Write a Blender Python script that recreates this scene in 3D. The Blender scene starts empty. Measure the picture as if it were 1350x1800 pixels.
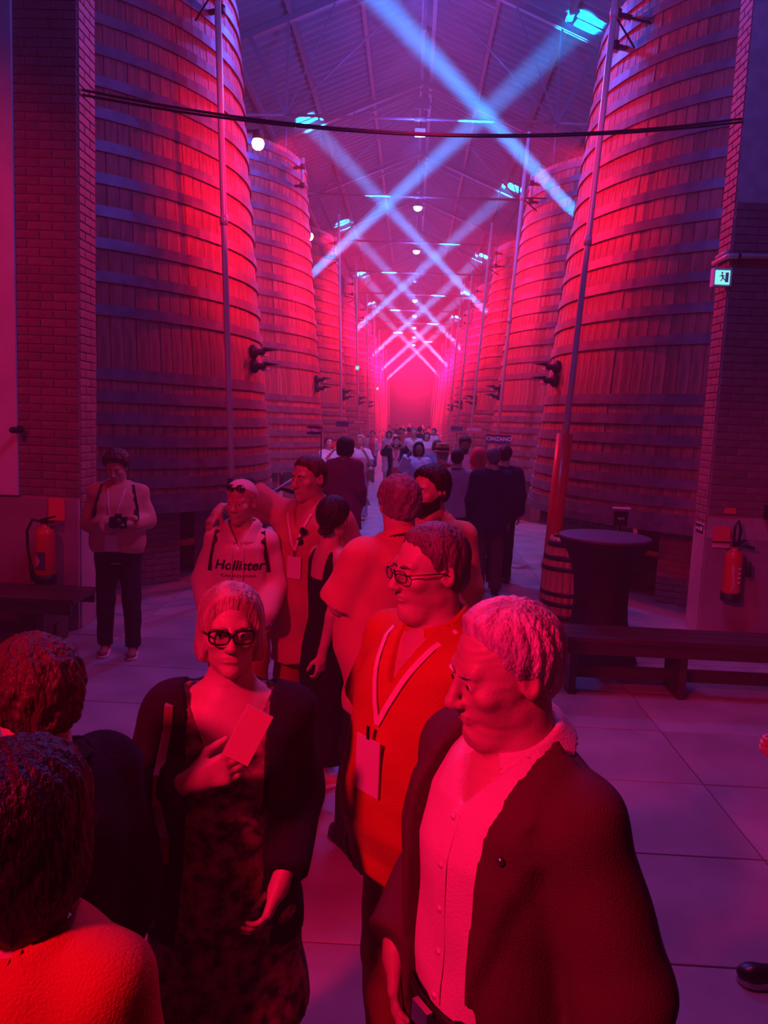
import bpy, bmesh, math, random
import numpy as np
from mathutils import Vector, Matrix
random.seed(7)
sc = bpy.context.scene
COL = sc.collection

# ------------------------------------------------------------------ camera
f_px = 1350.0
dyv = Vector((48 / f_px, 160 / f_px, -1.0)).normalized()      # hall axis seen in camera axes
roll = 0.041
upv = Vector((roll, 1.0, roll * 48 / f_px + 160 / f_px)).normalized()
xv = dyv.cross(upv)
cam_d = bpy.data.cameras.new('camera')
cam = bpy.data.objects.new('camera', cam_d)
COL.objects.link(cam)
cam.matrix_world = Matrix((xv, dyv, upv)).to_4x4()
cam.location = (0, 0, 2.0)
cam_d.sensor_fit = 'HORIZONTAL'
cam_d.sensor_width = 36
cam_d.lens = 36 * f_px / 1350
cam_d.clip_start = 0.05
cam_d.clip_end = 400
sc.camera = cam

# ------------------------------------------------------------------ world: hazy air of the hall
w = bpy.data.worlds.new('world')
sc.world = w
w.use_nodes = True
nt = w.node_tree
nt.nodes.clear()
wo = nt.nodes.new('ShaderNodeOutputWorld')
bg = nt.nodes.new('ShaderNodeBackground')
bg.inputs[0].default_value = (0.02, 0.008, 0.03, 1)
bg.inputs[1].default_value = 0.3
vs = nt.nodes.new('ShaderNodeVolumeScatter')
vs.inputs['Color'].default_value = (1, 1, 1, 1)
vs.inputs['Density'].default_value = 0.008
vs.inputs['Anisotropy'].default_value = 0.0
nt.links.new(bg.outputs[0], wo.inputs['Surface'])
nt.links.new(vs.outputs[0], wo.inputs['Volume'])

sc.view_settings.view_transform = 'Standard'
sc.view_settings.look = 'None'
sc.view_settings.gamma = 1
sc.view_settings.use_curve_mapping = False
sc.view_settings.exposure = 0.0
sc.cycles.max_bounces = 5
sc.cycles.diffuse_bounces = 3
sc.cycles.glossy_bounces = 3
sc.cycles.volume_bounces = 0
sc.cycles.transparent_max_bounces = 8
sc.cycles.use_denoising = True
sc.cycles.sample_clamp_indirect = 3.0
sc.cycles.caustics_reflective = False
sc.cycles.caustics_refractive = False

GAP = 6.67           # spacing of vats and trusses
VY = 10.1            # first vat centre
VXL, VXR = -4.80, 4.66
VYL, VYR = 10.3, 10.9
NV = 15


def lamp(kind, name, loc, energy, color, size=0.1, target=None, angle=None, blend=0.5):
    d = bpy.data.lights.new(name, kind)
    d.energy = energy
    d.color = color
    if kind in ('POINT', 'SPOT'):
        d.shadow_soft_size = size
    if kind == 'AREA':
        d.shape = 'DISK'
        d.size = size
    o = bpy.data.objects.new(name, d)
    COL.objects.link(o)
    o.location = loc
    if angle is not None:
        d.spot_size = math.radians(angle)
        d.spot_blend = blend
    if target is not None:
        v = Vector(target) - Vector(loc)
        o.rotation_euler = v.to_track_quat('-Z', 'Y').to_euler()
    return o


RED = (1.0, 0.004, 0.085)
HOT = (1.0, 0.003, 0.03)
VIO = (0.05, 0.11, 1.0)
BLU = (0.0, 0.27, 1.0)
# red wash of the entrance room, behind and beside the camera (unseen lamps, mostly added fill)
lamp('SPOT', 'red_unseen_wash', (-2.6, -1.4, 4.2), 1200, RED, 0.25, (0.3, 2.0, 1.2), 58, 0.9)
lamp('SPOT', 'red_unseen_wash', (1.2, -1.6, 4.8), 110, RED, 0.25, (-1.4, 4.6, 0.8), 44, 0.9)  # added red fill towards the floor
lamp('SPOT', 'red_unseen_wash', (-4.4, 2.6, 4.2), 260, RED, 0.2, (-4.4, 6.9, 2.6), 70, 0.8)  # added to brighten the left plaster wall
lamp('SPOT', 'red_unseen_wash', (0.3, 4.2, 6.0), 320, (1.0, 0.02, 0.16), 0.4, (0.3, 4.0, 0), 125, 1.0)  # added from above to redden floor and pier faces
# crossed red lights hung on the lintel beam, one for each nearest vat
lamp('SPOT', 'red_lintel_light', (0.9, 5.6, 5.7), 2700, HOT, 0.05, (-1.6, 10.2, 4.5), 50, 1.0)
lamp('SPOT', 'red_lintel_light', (-0.9, 6.0, 5.7), 1300, HOT, 0.05, (1.5, 10.7, 4.5), 50, 1.0)
# red lamps on the vat gaps down the nave
for k in range(9):
    for s in (-1, 1):
        y = 13.75 + GAP * k
        lamp('SPOT', 'red_lamp_light', (2.85 if s > 0 else -2.62, y, 6.6), (2600 if k < 1 else 4800 if k < 3 else 4200 if k < 6 else 15000),
             HOT if k < 3 else RED, 0.10, (-s * 2.9, y - 2.6, 4.7), 82 if k < 4 else 120, 1.0)
# violet light of the truss pendants, added also where none is lit
for k in range(-1, 7):
    lamp('POINT', 'violet_pendant_and_fill', (-0.15, 20.1 + GAP * k, 9.0), (800 if k < 0 else 260), VIO, 0.3)
    lamp('SPOT', 'violet_pendant_and_fill', (-0.15, 20.1 + GAP * k, 8.9), 1100, (0.34, 0.24, 1.0), 0.3, (-0.15, 20.1 + GAP * k, 0), 70, 1.0)
lamp('POINT', 'violet_pendant_and_fill', (0.6, 5.2, 6.6), 240, (0.12, 0.10, 1.0), 0.5)  # added violet fill over the entrance room, no pendant hangs here

# ------------------------------------------------------------------ helpers
def mat(name, col, rough=0.6, metal=0.0, noise=0.0, nscale=8.0, bump=0.0, bscale=40.0, emit=None, es=1.0,
        col2=None, rand=0.0, stretch=None, spec=0.5, alpha=None):
    m = bpy.data.materials.new(name)
    m.use_nodes = True
    t = m.node_tree
    b = t.nodes['Principled BSDF']
    b.inputs['Roughness'].default_value = rough
    b.inputs['Metallic'].default_value = metal
    b.inputs['Specular IOR Level'].default_value = spec
    b.inputs['Base Color'].default_value = (*col, 1)
    if emit:
        b.inputs['Emission Color'].default_value = (*emit, 1)
        b.inputs['Emission Strength'].default_value = es
    tc = None
    def coord():
        nonlocal tc
        if tc is None:
            c = t.nodes.new('ShaderNodeTexCoord')
            mp = t.nodes.new('ShaderNodeMapping')
            t.links.new(c.outputs['Object'], mp.inputs['Vector'])
            if stretch:
                mp.inputs['Scale'].default_value = stretch
            tc = mp
        return tc.outputs[0]
    last = None
    if noise > 0 or col2:
        n = t.nodes.new('ShaderNodeTexNoise')
        n.inputs['Scale'].default_value = nscale
        n.inputs['Detail'].default_value = 4
        t.links.new(coord(), n.inputs['Vector'])
        mx = t.nodes.new('ShaderNodeMix')
        mx.data_type = 'RGBA'
        c2 = col2 if col2 else tuple(c * (1 - noise) for c in col)
        mx.inputs[6].default_value = (*col, 1)
        mx.inputs[7].default_value = (*c2, 1)
        rp = t.nodes.new('ShaderNodeMapRange')
        rp.inputs['From Min'].default_value = 0.38
        rp.inputs['From Max'].default_value = 0.62
        t.links.new(n.outputs[0], rp.inputs['Value'])
        t.links.new(rp.outputs[0], mx.inputs[0])
        last = mx.outputs[2]
    if rand > 0:
        oi = t.nodes.new('ShaderNodeObjectInfo')
        mr = t.nodes.new('ShaderNodeMapRange')
        mr.inputs['To Min'].default_value = 1 - rand
        mr.inputs['To Max'].default_value = 1 + rand
        t.links.new(oi.outputs['Random'], mr.inputs['Value'])
        hs = t.nodes.new('ShaderNodeHueSaturation')
        if last is not None:
            t.links.new(last, hs.inputs['Color'])
        else:
            hs.inputs['Color'].default_value = (*col, 1)
        t.links.new(mr.outputs[0], hs.inputs['Value'])
        last = hs.outputs[0]
    if last is not None:
        t.links.new(last, b.inputs['Base Color'])
    if bump > 0:
        n2 = t.nodes.new('ShaderNodeTexNoise')
        n2.inputs['Scale'].default_value = bscale
        n2.inputs['Detail'].default_value = 3
        t.links.new(coord(), n2.inputs['Vector'])
        bp = t.nodes.new('ShaderNodeBump')
        bp.inputs['Strength'].default_value = bump
        bp.inputs['Distance'].default_value = 0.02
        t.links.new(n2.outputs[0], bp.inputs['Height'])
        t.links.new(bp.outputs[0], b.inputs['Normal'])
    return m


def link(name, me, m=None, parent=None, loc=None, rot=None):
    o = bpy.data.objects.new(name, me)
    COL.objects.link(o)
    if m is not None and me is not None and hasattr(me, 'materials') and not me.materials:
        me.materials.append(m)
    if parent is not None:
        o.parent = parent
    if loc is not None:
        o.location = loc
    if rot is not None:
        o.rotation_euler = rot
    return o


def tag(o, label=None, cat=None, group=None, kind=None):
    if label: o['label'] = label
    if cat: o['category'] = cat
    if group: o['group'] = group
    if kind: o['kind'] = kind
    return o


def empty(name, loc=(0, 0, 0), rz=0.0):
    o = bpy.data.objects.new(name, None)
    COL.objects.link(o)
    o.location = loc
    o.rotation_euler = (0, 0, rz)
    o.empty_display_size = 0.1
    return o


def mesh(name, vs, fs, smooth=False):
    me = bpy.data.meshes.new(name)
    me.from_pydata([tuple(v) for v in vs], [], fs)
    me.update()
    if smooth:
        me.polygons.foreach_set('use_smooth', [True] * len(me.polygons))
    return me


class MB:
    """collects simple shapes into one mesh"""
    def __init__(self):
        self.v = []; self.f = []; self.s = []
    def add(self, vs, fs, smooth=False):
        o = len(self.v)
        self.v += [tuple(v) for v in vs]
        self.f += [tuple(i + o for i in f) for f in fs]
        self.s += [smooth] * len(fs)
        return self
    def box(self, c, s, rz=0.0, M=None):
        hx, hy, hz = s[0] / 2, s[1] / 2, s[2] / 2
        vs = [Vector((x, y, z)) for x in (-hx, hx) for y in (-hy, hy) for z in (-hz, hz)]
        R = M if M is not None else Matrix.Rotation(rz, 3, 'Z')
        vs = [R @ v + Vector(c) for v in vs]
        return self.add(vs, [(0, 1, 3, 2), (4, 6, 7, 5), (0, 4, 5, 1), (2, 3, 7, 6), (0, 2, 6, 4), (1, 5, 7, 3)])
    def bar(self, a, b, wd, ht=None, up=(0, 0, 1)):
        a, b = Vector(a), Vector(b)
        ht = ht or wd
        d = (b - a)
        L = d.length
        d.normalize()
        u = Vector(up)
        if abs(d.dot(u)) > 0.98:
            u = Vector((0, 1, 0))
        s = d.cross(u).normalized()
        u = s.cross(d)
        M = Matrix((s, d, u)).transposed()
        return self.box((a + b) / 2, (wd, L, ht), M=M)
    def tube(self, pts, r, n=8, caps=True):
        pts = [Vector(p) for p in pts]
        rs = r if isinstance(r, (list, tuple)) else [r] * len(pts)
        vs = []; fs = []
        pu = None
        for i, p in enumerate(pts):
            d = (pts[min(i + 1, len(pts) - 1)] - pts[max(i - 1, 0)]).normalized()
            if pu is None:
                u = Vector((0, 0, 1)) if abs(d.z) < 0.9 else Vector((0, 1, 0))
            else:
                u = pu
            s = d.cross(u).normalized()
            u = s.cross(d).normalized()
            pu = u
            for k in range(n):
                a = 2 * math.pi * k / n
                vs.append(p + (s * math.cos(a) + u * math.sin(a)) * rs[i])
        for i in range(len(pts) - 1):
            for k in range(n):
                k2 = (k + 1) % n
                fs.append((i * n + k, i * n + k2, (i + 1) * n + k2, (i + 1) * n + k))
        if caps:
            fs.append(tuple(range(n - 1, -1, -1)))
            fs.append(tuple((len(pts) - 1) * n + k for k in range(n)))
        return self.add(vs, fs, True)
    def lathe(self, prof, n=24, c=(0, 0, 0), closed=False, M=None, smooth=True):
        vs = []; fs = []
        for (r, z) in prof:
            for k in range(n):
                a = 2 * math.pi * k / n
                v = Vector((r * math.cos(a), r * math.sin(a), z))
                if M is not None: v = M @ v
                vs.append(v + Vector(c))
        m = len(prof)
        for i in range(m if closed else m - 1):
            j = (i + 1) % m
            for k in range(n):
                k2 = (k + 1) % n
                fs.append((i * n + k, i * n + k2, j * n + k2, j * n + k))
        if not closed:
            if prof[0][0] > 1e-6: fs.append(tuple(range(n - 1, -1, -1)))
            if prof[-1][0] > 1e-6: fs.append(tuple((m - 1) * n + k for k in range(n)))
        return self.add(vs, fs, smooth)
    def me(self, name='m'):
        me = bpy.data.meshes.new(name)
        me.from_pydata(self.v, [], self.f)
        me.polygons.foreach_set('use_smooth', self.s)
        me.update()
        return me
    def obj(self, name, m, parent=None, loc=None, rot=None):
        return link(name, self.me(name), m, parent, loc, rot)


def text_obj(name, s, size, m, parent, loc, rot, extrude=0.003, shear=0.0, sx=1.0, offset=0.0):
    c = bpy.data.curves.new(name, 'FONT')
    c.body = s
    c.size = size
    c.extrude = extrude
    c.align_x = 'CENTER'
    c.align_y = 'CENTER'
    c.shear = shear
    c.offset = offset
    c.resolution_u = 3
    t = bpy.data.objects.new('tmp', c)
    COL.objects.link(t)
    dg = bpy.context.evaluated_depsgraph_get()
    me = bpy.data.meshes.new_from_object(t.evaluated_get(dg))
    bpy.data.objects.remove(t)
    me.name = name
    me.materials.clear()
    o = link(name, me, m, parent, loc, rot)
    o.scale = (sx, 1, 1)
    return o


# ------------------------------------------------------------------ materials
M_conc = mat('concrete_slab', (0.42, 0.40, 0.42), 0.42, noise=0.25, nscale=2.2, bump=0.12, bscale=30, rand=0.10)
M_joint = mat('dark_joint', (0.08, 0.07, 0.08), 0.9)
M_brick = mat('painted_brick', (0.30, 0.17, 0.17), 0.6, noise=0.25, nscale=9, rand=0.16, bump=0.3, bscale=60)
M_mortar = mat('mortar', (0.55, 0.45, 0.44), 0.9, noise=0.2)
M_plaster = mat('pale_plaster', (0.80, 0.74, 0.72), 0.75, noise=0.12, nscale=3, bump=0.1, bscale=12)
M_dado = mat('worn_plaster_dado', (0.42, 0.33, 0.36), 0.6, noise=0.2, nscale=2.5, bump=0.1, bscale=18)
M_wood = mat('oak_stave', (0.42, 0.16, 0.13), 0.5, noise=0.4, nscale=5, rand=0.22, stretch=(3.0, 3.0, 0.5), bump=0.35, bscale=30)
M_wood2 = mat('oak_stave_far', (0.42, 0.16, 0.14), 0.5, noise=0.45, nscale=3, stretch=(2, 2, 0.3), bump=0.3, bscale=30)
M_hoop = mat('painted_steel_hoop', (0.23, 0.20, 0.24), 0.45, 0.35, noise=0.3, nscale=6)
M_core = mat('vat_core', (0.05, 0.035, 0.03), 0.9)
M_roof = mat('corrugated_roof', (0.30, 0.30, 0.34), 0.6, noise=0.2, nscale=0.8)
M_steel = mat('truss_steel', (0.34, 0.34, 0.38), 0.45, 0.3)
M_pipe = mat('painted_pipe', (0.72, 0.55, 0.52), 0.35, 0.1)
M_redpaint = mat('red_paint', (0.75, 0.03, 0.03), 0.3)
M_black = mat('black_plastic', (0.012, 0.012, 0.014), 0.45)
M_iron = mat('dark_iron', (0.03, 0.028, 0.03), 0.5, 0.5)
M_bench = mat('dark_bench_wood', (0.075, 0.04, 0.04), 0.4, noise=0.3, nscale=4, rand=0.15, stretch=(0.4, 4, 4))
M_white = mat('white_paint', (0.85, 0.85, 0.85), 0.4)
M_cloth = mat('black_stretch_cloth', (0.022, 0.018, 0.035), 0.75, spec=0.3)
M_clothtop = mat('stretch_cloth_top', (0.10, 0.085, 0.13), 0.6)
M_bulbred = mat('red_lamp_glass', (1, 0.3, 0.3), 0.3, emit=(1.0, 0.25, 0.2), es=30)
M_bulbvio = mat('cool_lamp_glass', (0.9, 0.9, 1), 0.3, emit=(0.75, 0.85, 1.0), es=6)
M_exit = mat('exit_sign_face', (0.5, 0.9, 0.8), 0.4, emit=(0.25, 0.95, 0.80), es=1.0)
M_exitbody = mat('sign_housing', (0.75, 0.72, 0.78), 0.4)
M_navy = mat('navy_sign', (0.03, 0.03, 0.13), 0.5)
M_signred = mat('red_sign', (0.7, 0.06, 0.10), 0.5)
M_letter = mat('pale_lettering', (0.85, 0.82, 0.88), 0.5)

# ------------------------------------------------------------------ floor
fl = MB().box((0, 52, -0.027), (24, 124, 0.04)).obj('floor', M_joint)
tag(fl, kind='structure')
SLX, SLY = 1.42, 0.765
sl_me = MB()
g = 0.004
hx, hy, t_, bv = SLX / 2 - g, SLY / 2 - g, 0.05, 0.003
sl_me.add([(-hx, -hy, -t_), (hx, -hy, -t_), (hx, hy, -t_), (-hx, hy, -t_),
           (-hx, -hy, -bv), (hx, -hy, -bv), (hx, hy, -bv), (-hx, hy, -bv),
           (-hx + bv, -hy + bv, 0), (hx - bv, -hy + bv, 0), (hx - bv, hy - bv, 0), (-hx + bv, hy - bv, 0)],
          [(0, 1, 5, 4), (1, 2, 6, 5), (2, 3, 7, 6), (3, 0, 4, 7), (4, 5, 9, 8), (5, 6, 10, 9), (6, 7, 11, 10), (7, 4, 8, 11), (8, 9, 10, 11)])
slab_me = sl_me.me('slab')
slab_me.materials.append(M_conc)
for j in range(-3, 20):
    for i in range(-4, 5):
        y = 3.49 + 0.3825 + SLY * j
        x = 0.35 + SLX * (i - 0.5) + (0.0 if y > 6.9 else 0.0)
        if y > 7.6 and abs(x) > 3.4: continue
        if y > 11: 
            if abs(x) > 2.6: continue
        o = link('slab', slab_me, None, fl, (x, y, random.uniform(-0.002, 0.0)))
# paving beyond: one relief mesh
far = MB()
for j in range(0, 122):
    y = 3.49 + 0.3825 + SLY * (20 + j)
    for x0, x1 in ((-3.2, -1.25), (-1.25, 0.35), (0.35, 1.75), (1.75, 3.2)):
        far.box(((x0 + x1) / 2, y, -0.025), (x1 - x0 - 0.015, SLY - 0.015, 0.05))
tag(far.obj('distant_slabs', M_conc, fl), kind='stuff')
side = MB()
for s in (-1, 1):
    side.box((s * 7.0, 60, -0.03), (7.6, 104, 0.05))
    side.box((s * 9.5, 2.5, -0.03), (6.2, 10.6, 0.05))
side.obj('side_paving', M_conc, fl)

# ------------------------------------------------------------------ cross wall with the wide opening
brick_me = {}
def brick_mesh(L, hgt, dep):
    k = (round(L, 3), round(hgt, 3), round(dep, 3))
    if k not in brick_me:
        hx, hz = L / 2, hgt / 2
        b = 0.004
        vs = [(-hx, 0, -hz), (hx, 0, -hz), (hx, 0, hz), (-hx, 0, hz),
              (-hx, -dep + b, -hz), (hx, -dep + b, -hz), (hx, -dep + b, hz), (-hx, -dep + b, hz),
              (-hx + b, -dep, -hz + b), (hx - b, -dep, -hz + b), (hx - b, -dep, hz - b), (-hx + b, -dep, hz - b)]
        fs = [(0, 1, 5, 4), (1, 2, 6, 5), (2, 3, 7, 6), (3, 0, 4, 7), (4, 5, 9, 8), (5, 6, 10, 9), (6, 7, 11, 10), (7, 4, 8, 11), (8, 9, 10, 11)]
        me = mesh('brick', vs, fs)
        me.materials.append(M_brick)
        brick_me[k] = me
    return brick_me[k]

def brickwork(parent, org, ang, width, z0, z1, budget=300, ch=0.074, bl=0.225, dep=0.012, dist=None):
    """bricks on the plane through org, running along angle ang (normal = -Y rotated by ang)"""
    R = Matrix.Rotation(ang, 3, 'Z')
    items = []
    z = z0; row = 0
    while z + ch <= z1 + 1e-6:
        x = -bl / 2 if row % 2 else 0.0
        while x < width - 0.03:
            a, b = max(x, 0), min(x + bl, width)
            if b - a > 0.04:
                items.append((a, b, z))
            x += bl
        z += ch; row += 1
    rest = MB()
    for n, (a, b, z) in enumerate(items):
        c = Vector(org) + R @ Vector(((a + b) / 2, 0, 0)) + Vector((0, 0, z + ch / 2))
        L = b - a - 0.009
        if n < budget:
            link('brick', brick_mesh(L, ch - 0.009, dep + random.choice((0, .001, .002))), None, parent, c, (0, 0, ang))
        else:
            rest.box(c - R @ Vector((0, dep / 2, 0)), (L, dep, ch - 0.009), rz=ang)
    if rest.f:
        tag(rest.obj('brick_courses', M_brick, parent), kind='stuff')
    return len(items)

PLx, PLy = -2.93, 6.74
PRx, PRy = 2.95, 7.6
wl = MB().box(((PLx - 12) / 2, PLy + 0.17, 5.0), (12 + PLx, 0.34, 10.1)).obj('wall_left', M_mortar)
tag(wl, kind='structure')
wr = MB().box(((PRx + 12) / 2, PRy + 0.15, 5.0), (12 - PRx, 0.30, 10.1)).obj('wall_right', M_mortar)
tag(wr, kind='structure')
# lintel wall above the opening
li = MB().box((0, 7.2, 8.55), (6.4, 0.4, 3.2)).obj('wall_lintel', M_plaster)
tag(li, kind='structure')
# left pier: aisle face and front face
n1 = brickwork(wl, (PLx, PLy + 0.0, 0), math.pi / 2, 0.34, 1.0, 6.2, 150)
n2 = brickwork(wl, (PLx - 0.56, PLy, 0), 0, 0.56, 1.2, 6.2, 150)
n3 = brickwork(wr, (PRx, PRy + 0.30, 0), -math.pi / 2, 0.30, 1.06, 6.2, 150)
n4 = brickwork(wr, (PRx, PRy, 0), 0, 1.3, 1.2, 4.2, 150)
MB().box((PLx + 0.006, PLy + 0.17, 0.5), (0.012, 0.345, 1.0)).obj('plaster_base', M_dado, wl)
MB().box((PLx - 1.6, PLy - 0.02, 0.59), (3.2, 0.04, 1.18)).obj('dado', M_dado, wl)
MB().box((PLx - 0.545 - 1.6, PLy - 0.02, 3.75), (3.2, 0.04, 5.1)).obj('plaster_panel', M_plaster, wl)
MB().box((PRx - 0.006, PRy + 0.15, 0.53), (0.012, 0.305, 1.06)).obj('plaster_base', M_dado, wr)
MB().box((PRx + 1.6, PRy - 0.015, 0.49), (3.2, 0.03, 0.98)).obj('dado', M_dado, wr)
# outer walls of the long hall and end wall
for s, nm in ((-1, 'wall_hall_left'), (1, 'wall_hall_right')):
    tag(MB().box((s * 9.0, 60, 4.9), (0.3, 108, 9.8)).obj(nm, M_plaster), kind='structure')
tag(MB().box((0, 114.2, 7), (18.3, 0.4, 14)).obj('wall_end', M_plaster), kind='structure')
dr = MB().box((0, 113.9, 2.2), (3.6, 0.2, 4.4)).obj('door_1', M_navy)
tag(dr, kind='structure')

# ------------------------------------------------------------------ roof: corrugated sheets, purlins, trusses
AP, SLP = 13.4, 0.41
def roofh(x): return AP - SLP * abs(x)
rv = []; rf = []
ny = 2600
Y0, Y1 = 6.9, 114.3
ys = np.linspace(Y0, Y1, ny)
zz = 0.06 * np.tanh(3 * np.sin(ys / 0.36 * 2 * np.pi))
for s in (-1, 1):
    base = len(rv)
    for i in range(ny):
        rv.append((0, ys[i], AP + zz[i])); rv.append((s * 9.3, ys[i], roofh(9.3) + zz[i]))
    for i in range(ny - 1):
        a = base + 2 * i
        rf.append((a, a + 1, a + 3, a + 2))
ceil = link('ceiling', mesh('ceiling', rv, rf, False), M_roof)
tag(ceil, kind='structure')
for x in (-8.4, -6.6, -5.0, -3.4, -1.7, -0.15, 0.15, 1.7, 3.4, 5.0, 6.6, 8.4):
    MB().box((x, 60.5, roofh(x) - 0.14), (0.11, 107, 0.20)).obj('purlin', M_steel, ceil)
# ridge post plates are parts of the trusses
TN = 3.35      # lower node
TZ = 9.45      # tie height
def truss_parts():
    out = []
    def P(nm, b): out.append((nm, b.me(nm)))
    for s in (-1, 1):
        P('rafter', MB().bar((0, 0, AP - 0.33), (s * 8.85, 0, roofh(8.85) - 0.33), 0.12, 0.16).bar((0, 0, AP - 0.55), (s * 1.7, 0, roofh(1.7) - 0.62), 0.07, 0.07))
        P('strut', MB().bar((s * TN, 0, TZ), (s * 4.3, 0, roofh(4.3) - 0.38), 0.10, 0.10))
        P('post', MB().bar((s * TN, 0, TZ), (s * TN, 0, roofh(TN) - 0.38), 0.06, 0.06).bar((s*TN,0,TZ),(s*2.2,0,roofh(2.2)-0.38),0.035,0.035))
        P('diagonal_rod', MB().tube([(s * TN, 0, TZ), (0, 0, AP - 0.75)], 0.025, 6))
        P('outer_rod', MB().tube([(s * TN, 0, TZ), (s * 8.8, 0, roofh(8.8) - 0.45)], 0.03, 6))
        P('hanger', MB().tube([(s * TN, 0, TZ), (s * TN, 0, TZ - 1.0)], 0.022, 6).box((s * TN, 0, TZ), (0.16, 0.03, 0.16)))
    P('tie_rod', MB().tube([(-TN, 0, TZ), (TN, 0, TZ)], 0.04, 8).lathe([(0.06, -0.15), (0.075, 0), (0.06, 0.15)], 8, M=Matrix.Rotation(math.pi / 2, 3, 'Y'), c=(0, 0, TZ)))
    P('king_post', MB().bar((0, 0, AP - 0.5), (0, 0, AP - 1.9), 0.09, 0.09).box((0, 0, AP - 1.0), (0.5, 0.05, 0.35)))
    return out
tp = truss_parts()
for _, me in tp: me.materials.append(M_steel)
ords = ['nearest', 'second', 'third', 'fourth', 'fifth', 'sixth', 'seventh', 'eighth', 'ninth', 'tenth', 'eleventh', 'twelfth', 'thirteenth', 'fourteenth', 'fifteenth']
for k in range(15):
    t = empty('roof_truss', (-0.1, 13.43 + GAP * k, 0))
    if k == 0:
        tag(t, 'grey steel roof truss just above the top edge of the view, over the first gap', 'truss', 'roof trusses down the hall')
    else:
        tag(t, 'grey steel roof truss with thin tie rod, %s one seen down the hall' % ords[k - 1], 'truss', 'roof trusses down the hall')
    for nm, me in tp:
        link(nm, me, None, t)

# ------------------------------------------------------------------ vats
VB, VT = 0.93, 7.28
RB, RT = 2.90, 2.30
def vr(z): return RB + (RT - RB) * (z - VB) / (VT - VB)
HOOPS = [1.03, 1.22, 1.43, 1.66, 1.90, 2.13, 2.36, 3.02, 3.36, 3.70, 4.03, 4.36, 4.69, 5.02, 5.34, 5.66, 5.97, 6.28, 6.58, 6.87, 7.14]
NS = 124
def stave_mesh(n=NS, z0=VB, z1=VT):
    vs = []
    a = math.pi / n * 0.982
    for z in (z0, (z0 + z1) / 2, z1):
        r = vr(z)
        for (dr, da) in ((-0.05, a), (-0.006, a), (0, a * 0.93), (0, -a * 0.93), (-0.006, -a), (-0.05, -a)):
            vs.append(((r + dr) * math.cos(da), (r + dr) * math.sin(da), z))
    fs = []
    for l in range(2):
        for k in range(6):
            k2 = (k + 1) % 6
            fs.append((l * 6 + k2, l * 6 + k, (l + 1) * 6 + k, (l + 1) * 6 + k2))
    fs.append(tuple(range(6))); fs.append(tuple(range(17, 11, -1)))
    return vs, fs
sv, sf = stave_mesh()
stave_me = mesh('stave', sv, sf); stave_me.materials.append(M_wood)
allv = MB()
for k in range(NS):
    R = Matrix.Rotation(2 * math.pi * k / NS, 3, 'Z')
    d = random.uniform(-.004, .004)
    allv.add([R @ Vector(v) + R @ Vector((d, 0, 0)) for v in sv], sf)
staves_me = allv.me('staves'); staves_me.materials.append(M_wood2)
hoop_me = []
for z in HOOPS:
    hw = 0.055 if z > 2.9 else 0.06
    r0, r1 = vr(z - hw), vr(z + hw)
    me = MB().lathe([(r0 + 0.004, z - hw), (r0 + 0.026, z - hw), (r1 + 0.026, z + hw), (r1 + 0.004, z + hw)], 96, closed=True, smooth=False).me('hoop')
    me.materials.append(M_hoop)
    hoop_me.append(me)
hall = MB()
for z in HOOPS:
    hw = 0.055 if z > 2.9 else 0.06
    r0, r1 = vr(z - hw), vr(z + hw)
    hall.lathe([(r0 + 0.004, z - hw), (r0 + 0.026, z - hw), (r1 + 0.026, z + hw), (r1 + 0.004, z + hw)], 64, closed=True, smooth=False)
hoops_me = hall.me('hoops'); hoops_me.materials.append(M_hoop)
core_me = MB().lathe([(RB - 0.05, VB + 0.03), (RT - 0.05, VT - 0.02)], 64).me('vat_core'); core_me.materials.append(M_core)
lid_me = MB().lathe([(RT - 0.04, VT - 0.2), (RT - 0.04, VT - 0.12), (0.5, VT - 0.1), (0.5, VT - 0.02), (0.01, VT)], 64).me('lid'); lid_me.materials.append(M_wood2)
chime_me = MB().lathe([(RB - 0.04, VB - 0.05), (RB + 0.03, VB - 0.05), (RB + 0.03, VB + 0.05), (RB - 0.04, VB + 0.05)], 96, closed=True, smooth=False).me('bottom_rim'); chime_me.materials.append(M_hoop)

# brick piers under a vat: ten straight wall pieces on a ring
PR = 2.50
pier_back = MB().box((0, 0.13, 0.44), (1.02, 0.24, 0.88)).box((0, 0.12, 0.905), (1.06, 0.28, 0.045)).me('plinth'); pier_back.materials.append(M_mortar)
pr = MB()
row = 0; z = 0.0
while z < 0.86:
    x = -0.51 - (0.11 if row % 2 else 0)
    while x < 0.5:
        a, b = max(x, -0.51), min(x + 0.225, 0.51)
        if b - a > 0.03: pr.box(((a + b) / 2, -0.004, z + 0.037), (b - a - 0.01, 0.012, 0.064))
        x += 0.225
    z += 0.0735; row += 1
pier_bricks = pr.me('brick_courses'); pier_bricks.materials.append(M_brick)

def add_brick_pier(par, ang, real):
    # ang: direction of the outward normal seen from the vat centre
    R = Matrix.Rotation(ang + math.pi / 2, 3, 'Z')
    p = link('plinth', pier_back, None, par, (PR * math.cos(ang), PR * math.sin(ang), 0), (0, 0, ang + math.pi / 2))
    if not real:
        tag(link('brick_courses', pier_bricks, None, p), kind='stuff')
        return
    row = 0; z = 0.0
    while z < 0.86:
        x = -0.51 - (0.11 if row % 2 else 0)
        while x < 0.5:
            a, b = max(x, -0.51), min(x + 0.225, 0.51)
            if b - a > 0.03:
                link('brick', brick_mesh(b - a - 0.01, 0.064, 0.012), None, p, ((a + b) / 2, 0.002, z + 0.037))
            x += 0.225
        z += 0.0735; row += 1

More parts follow.
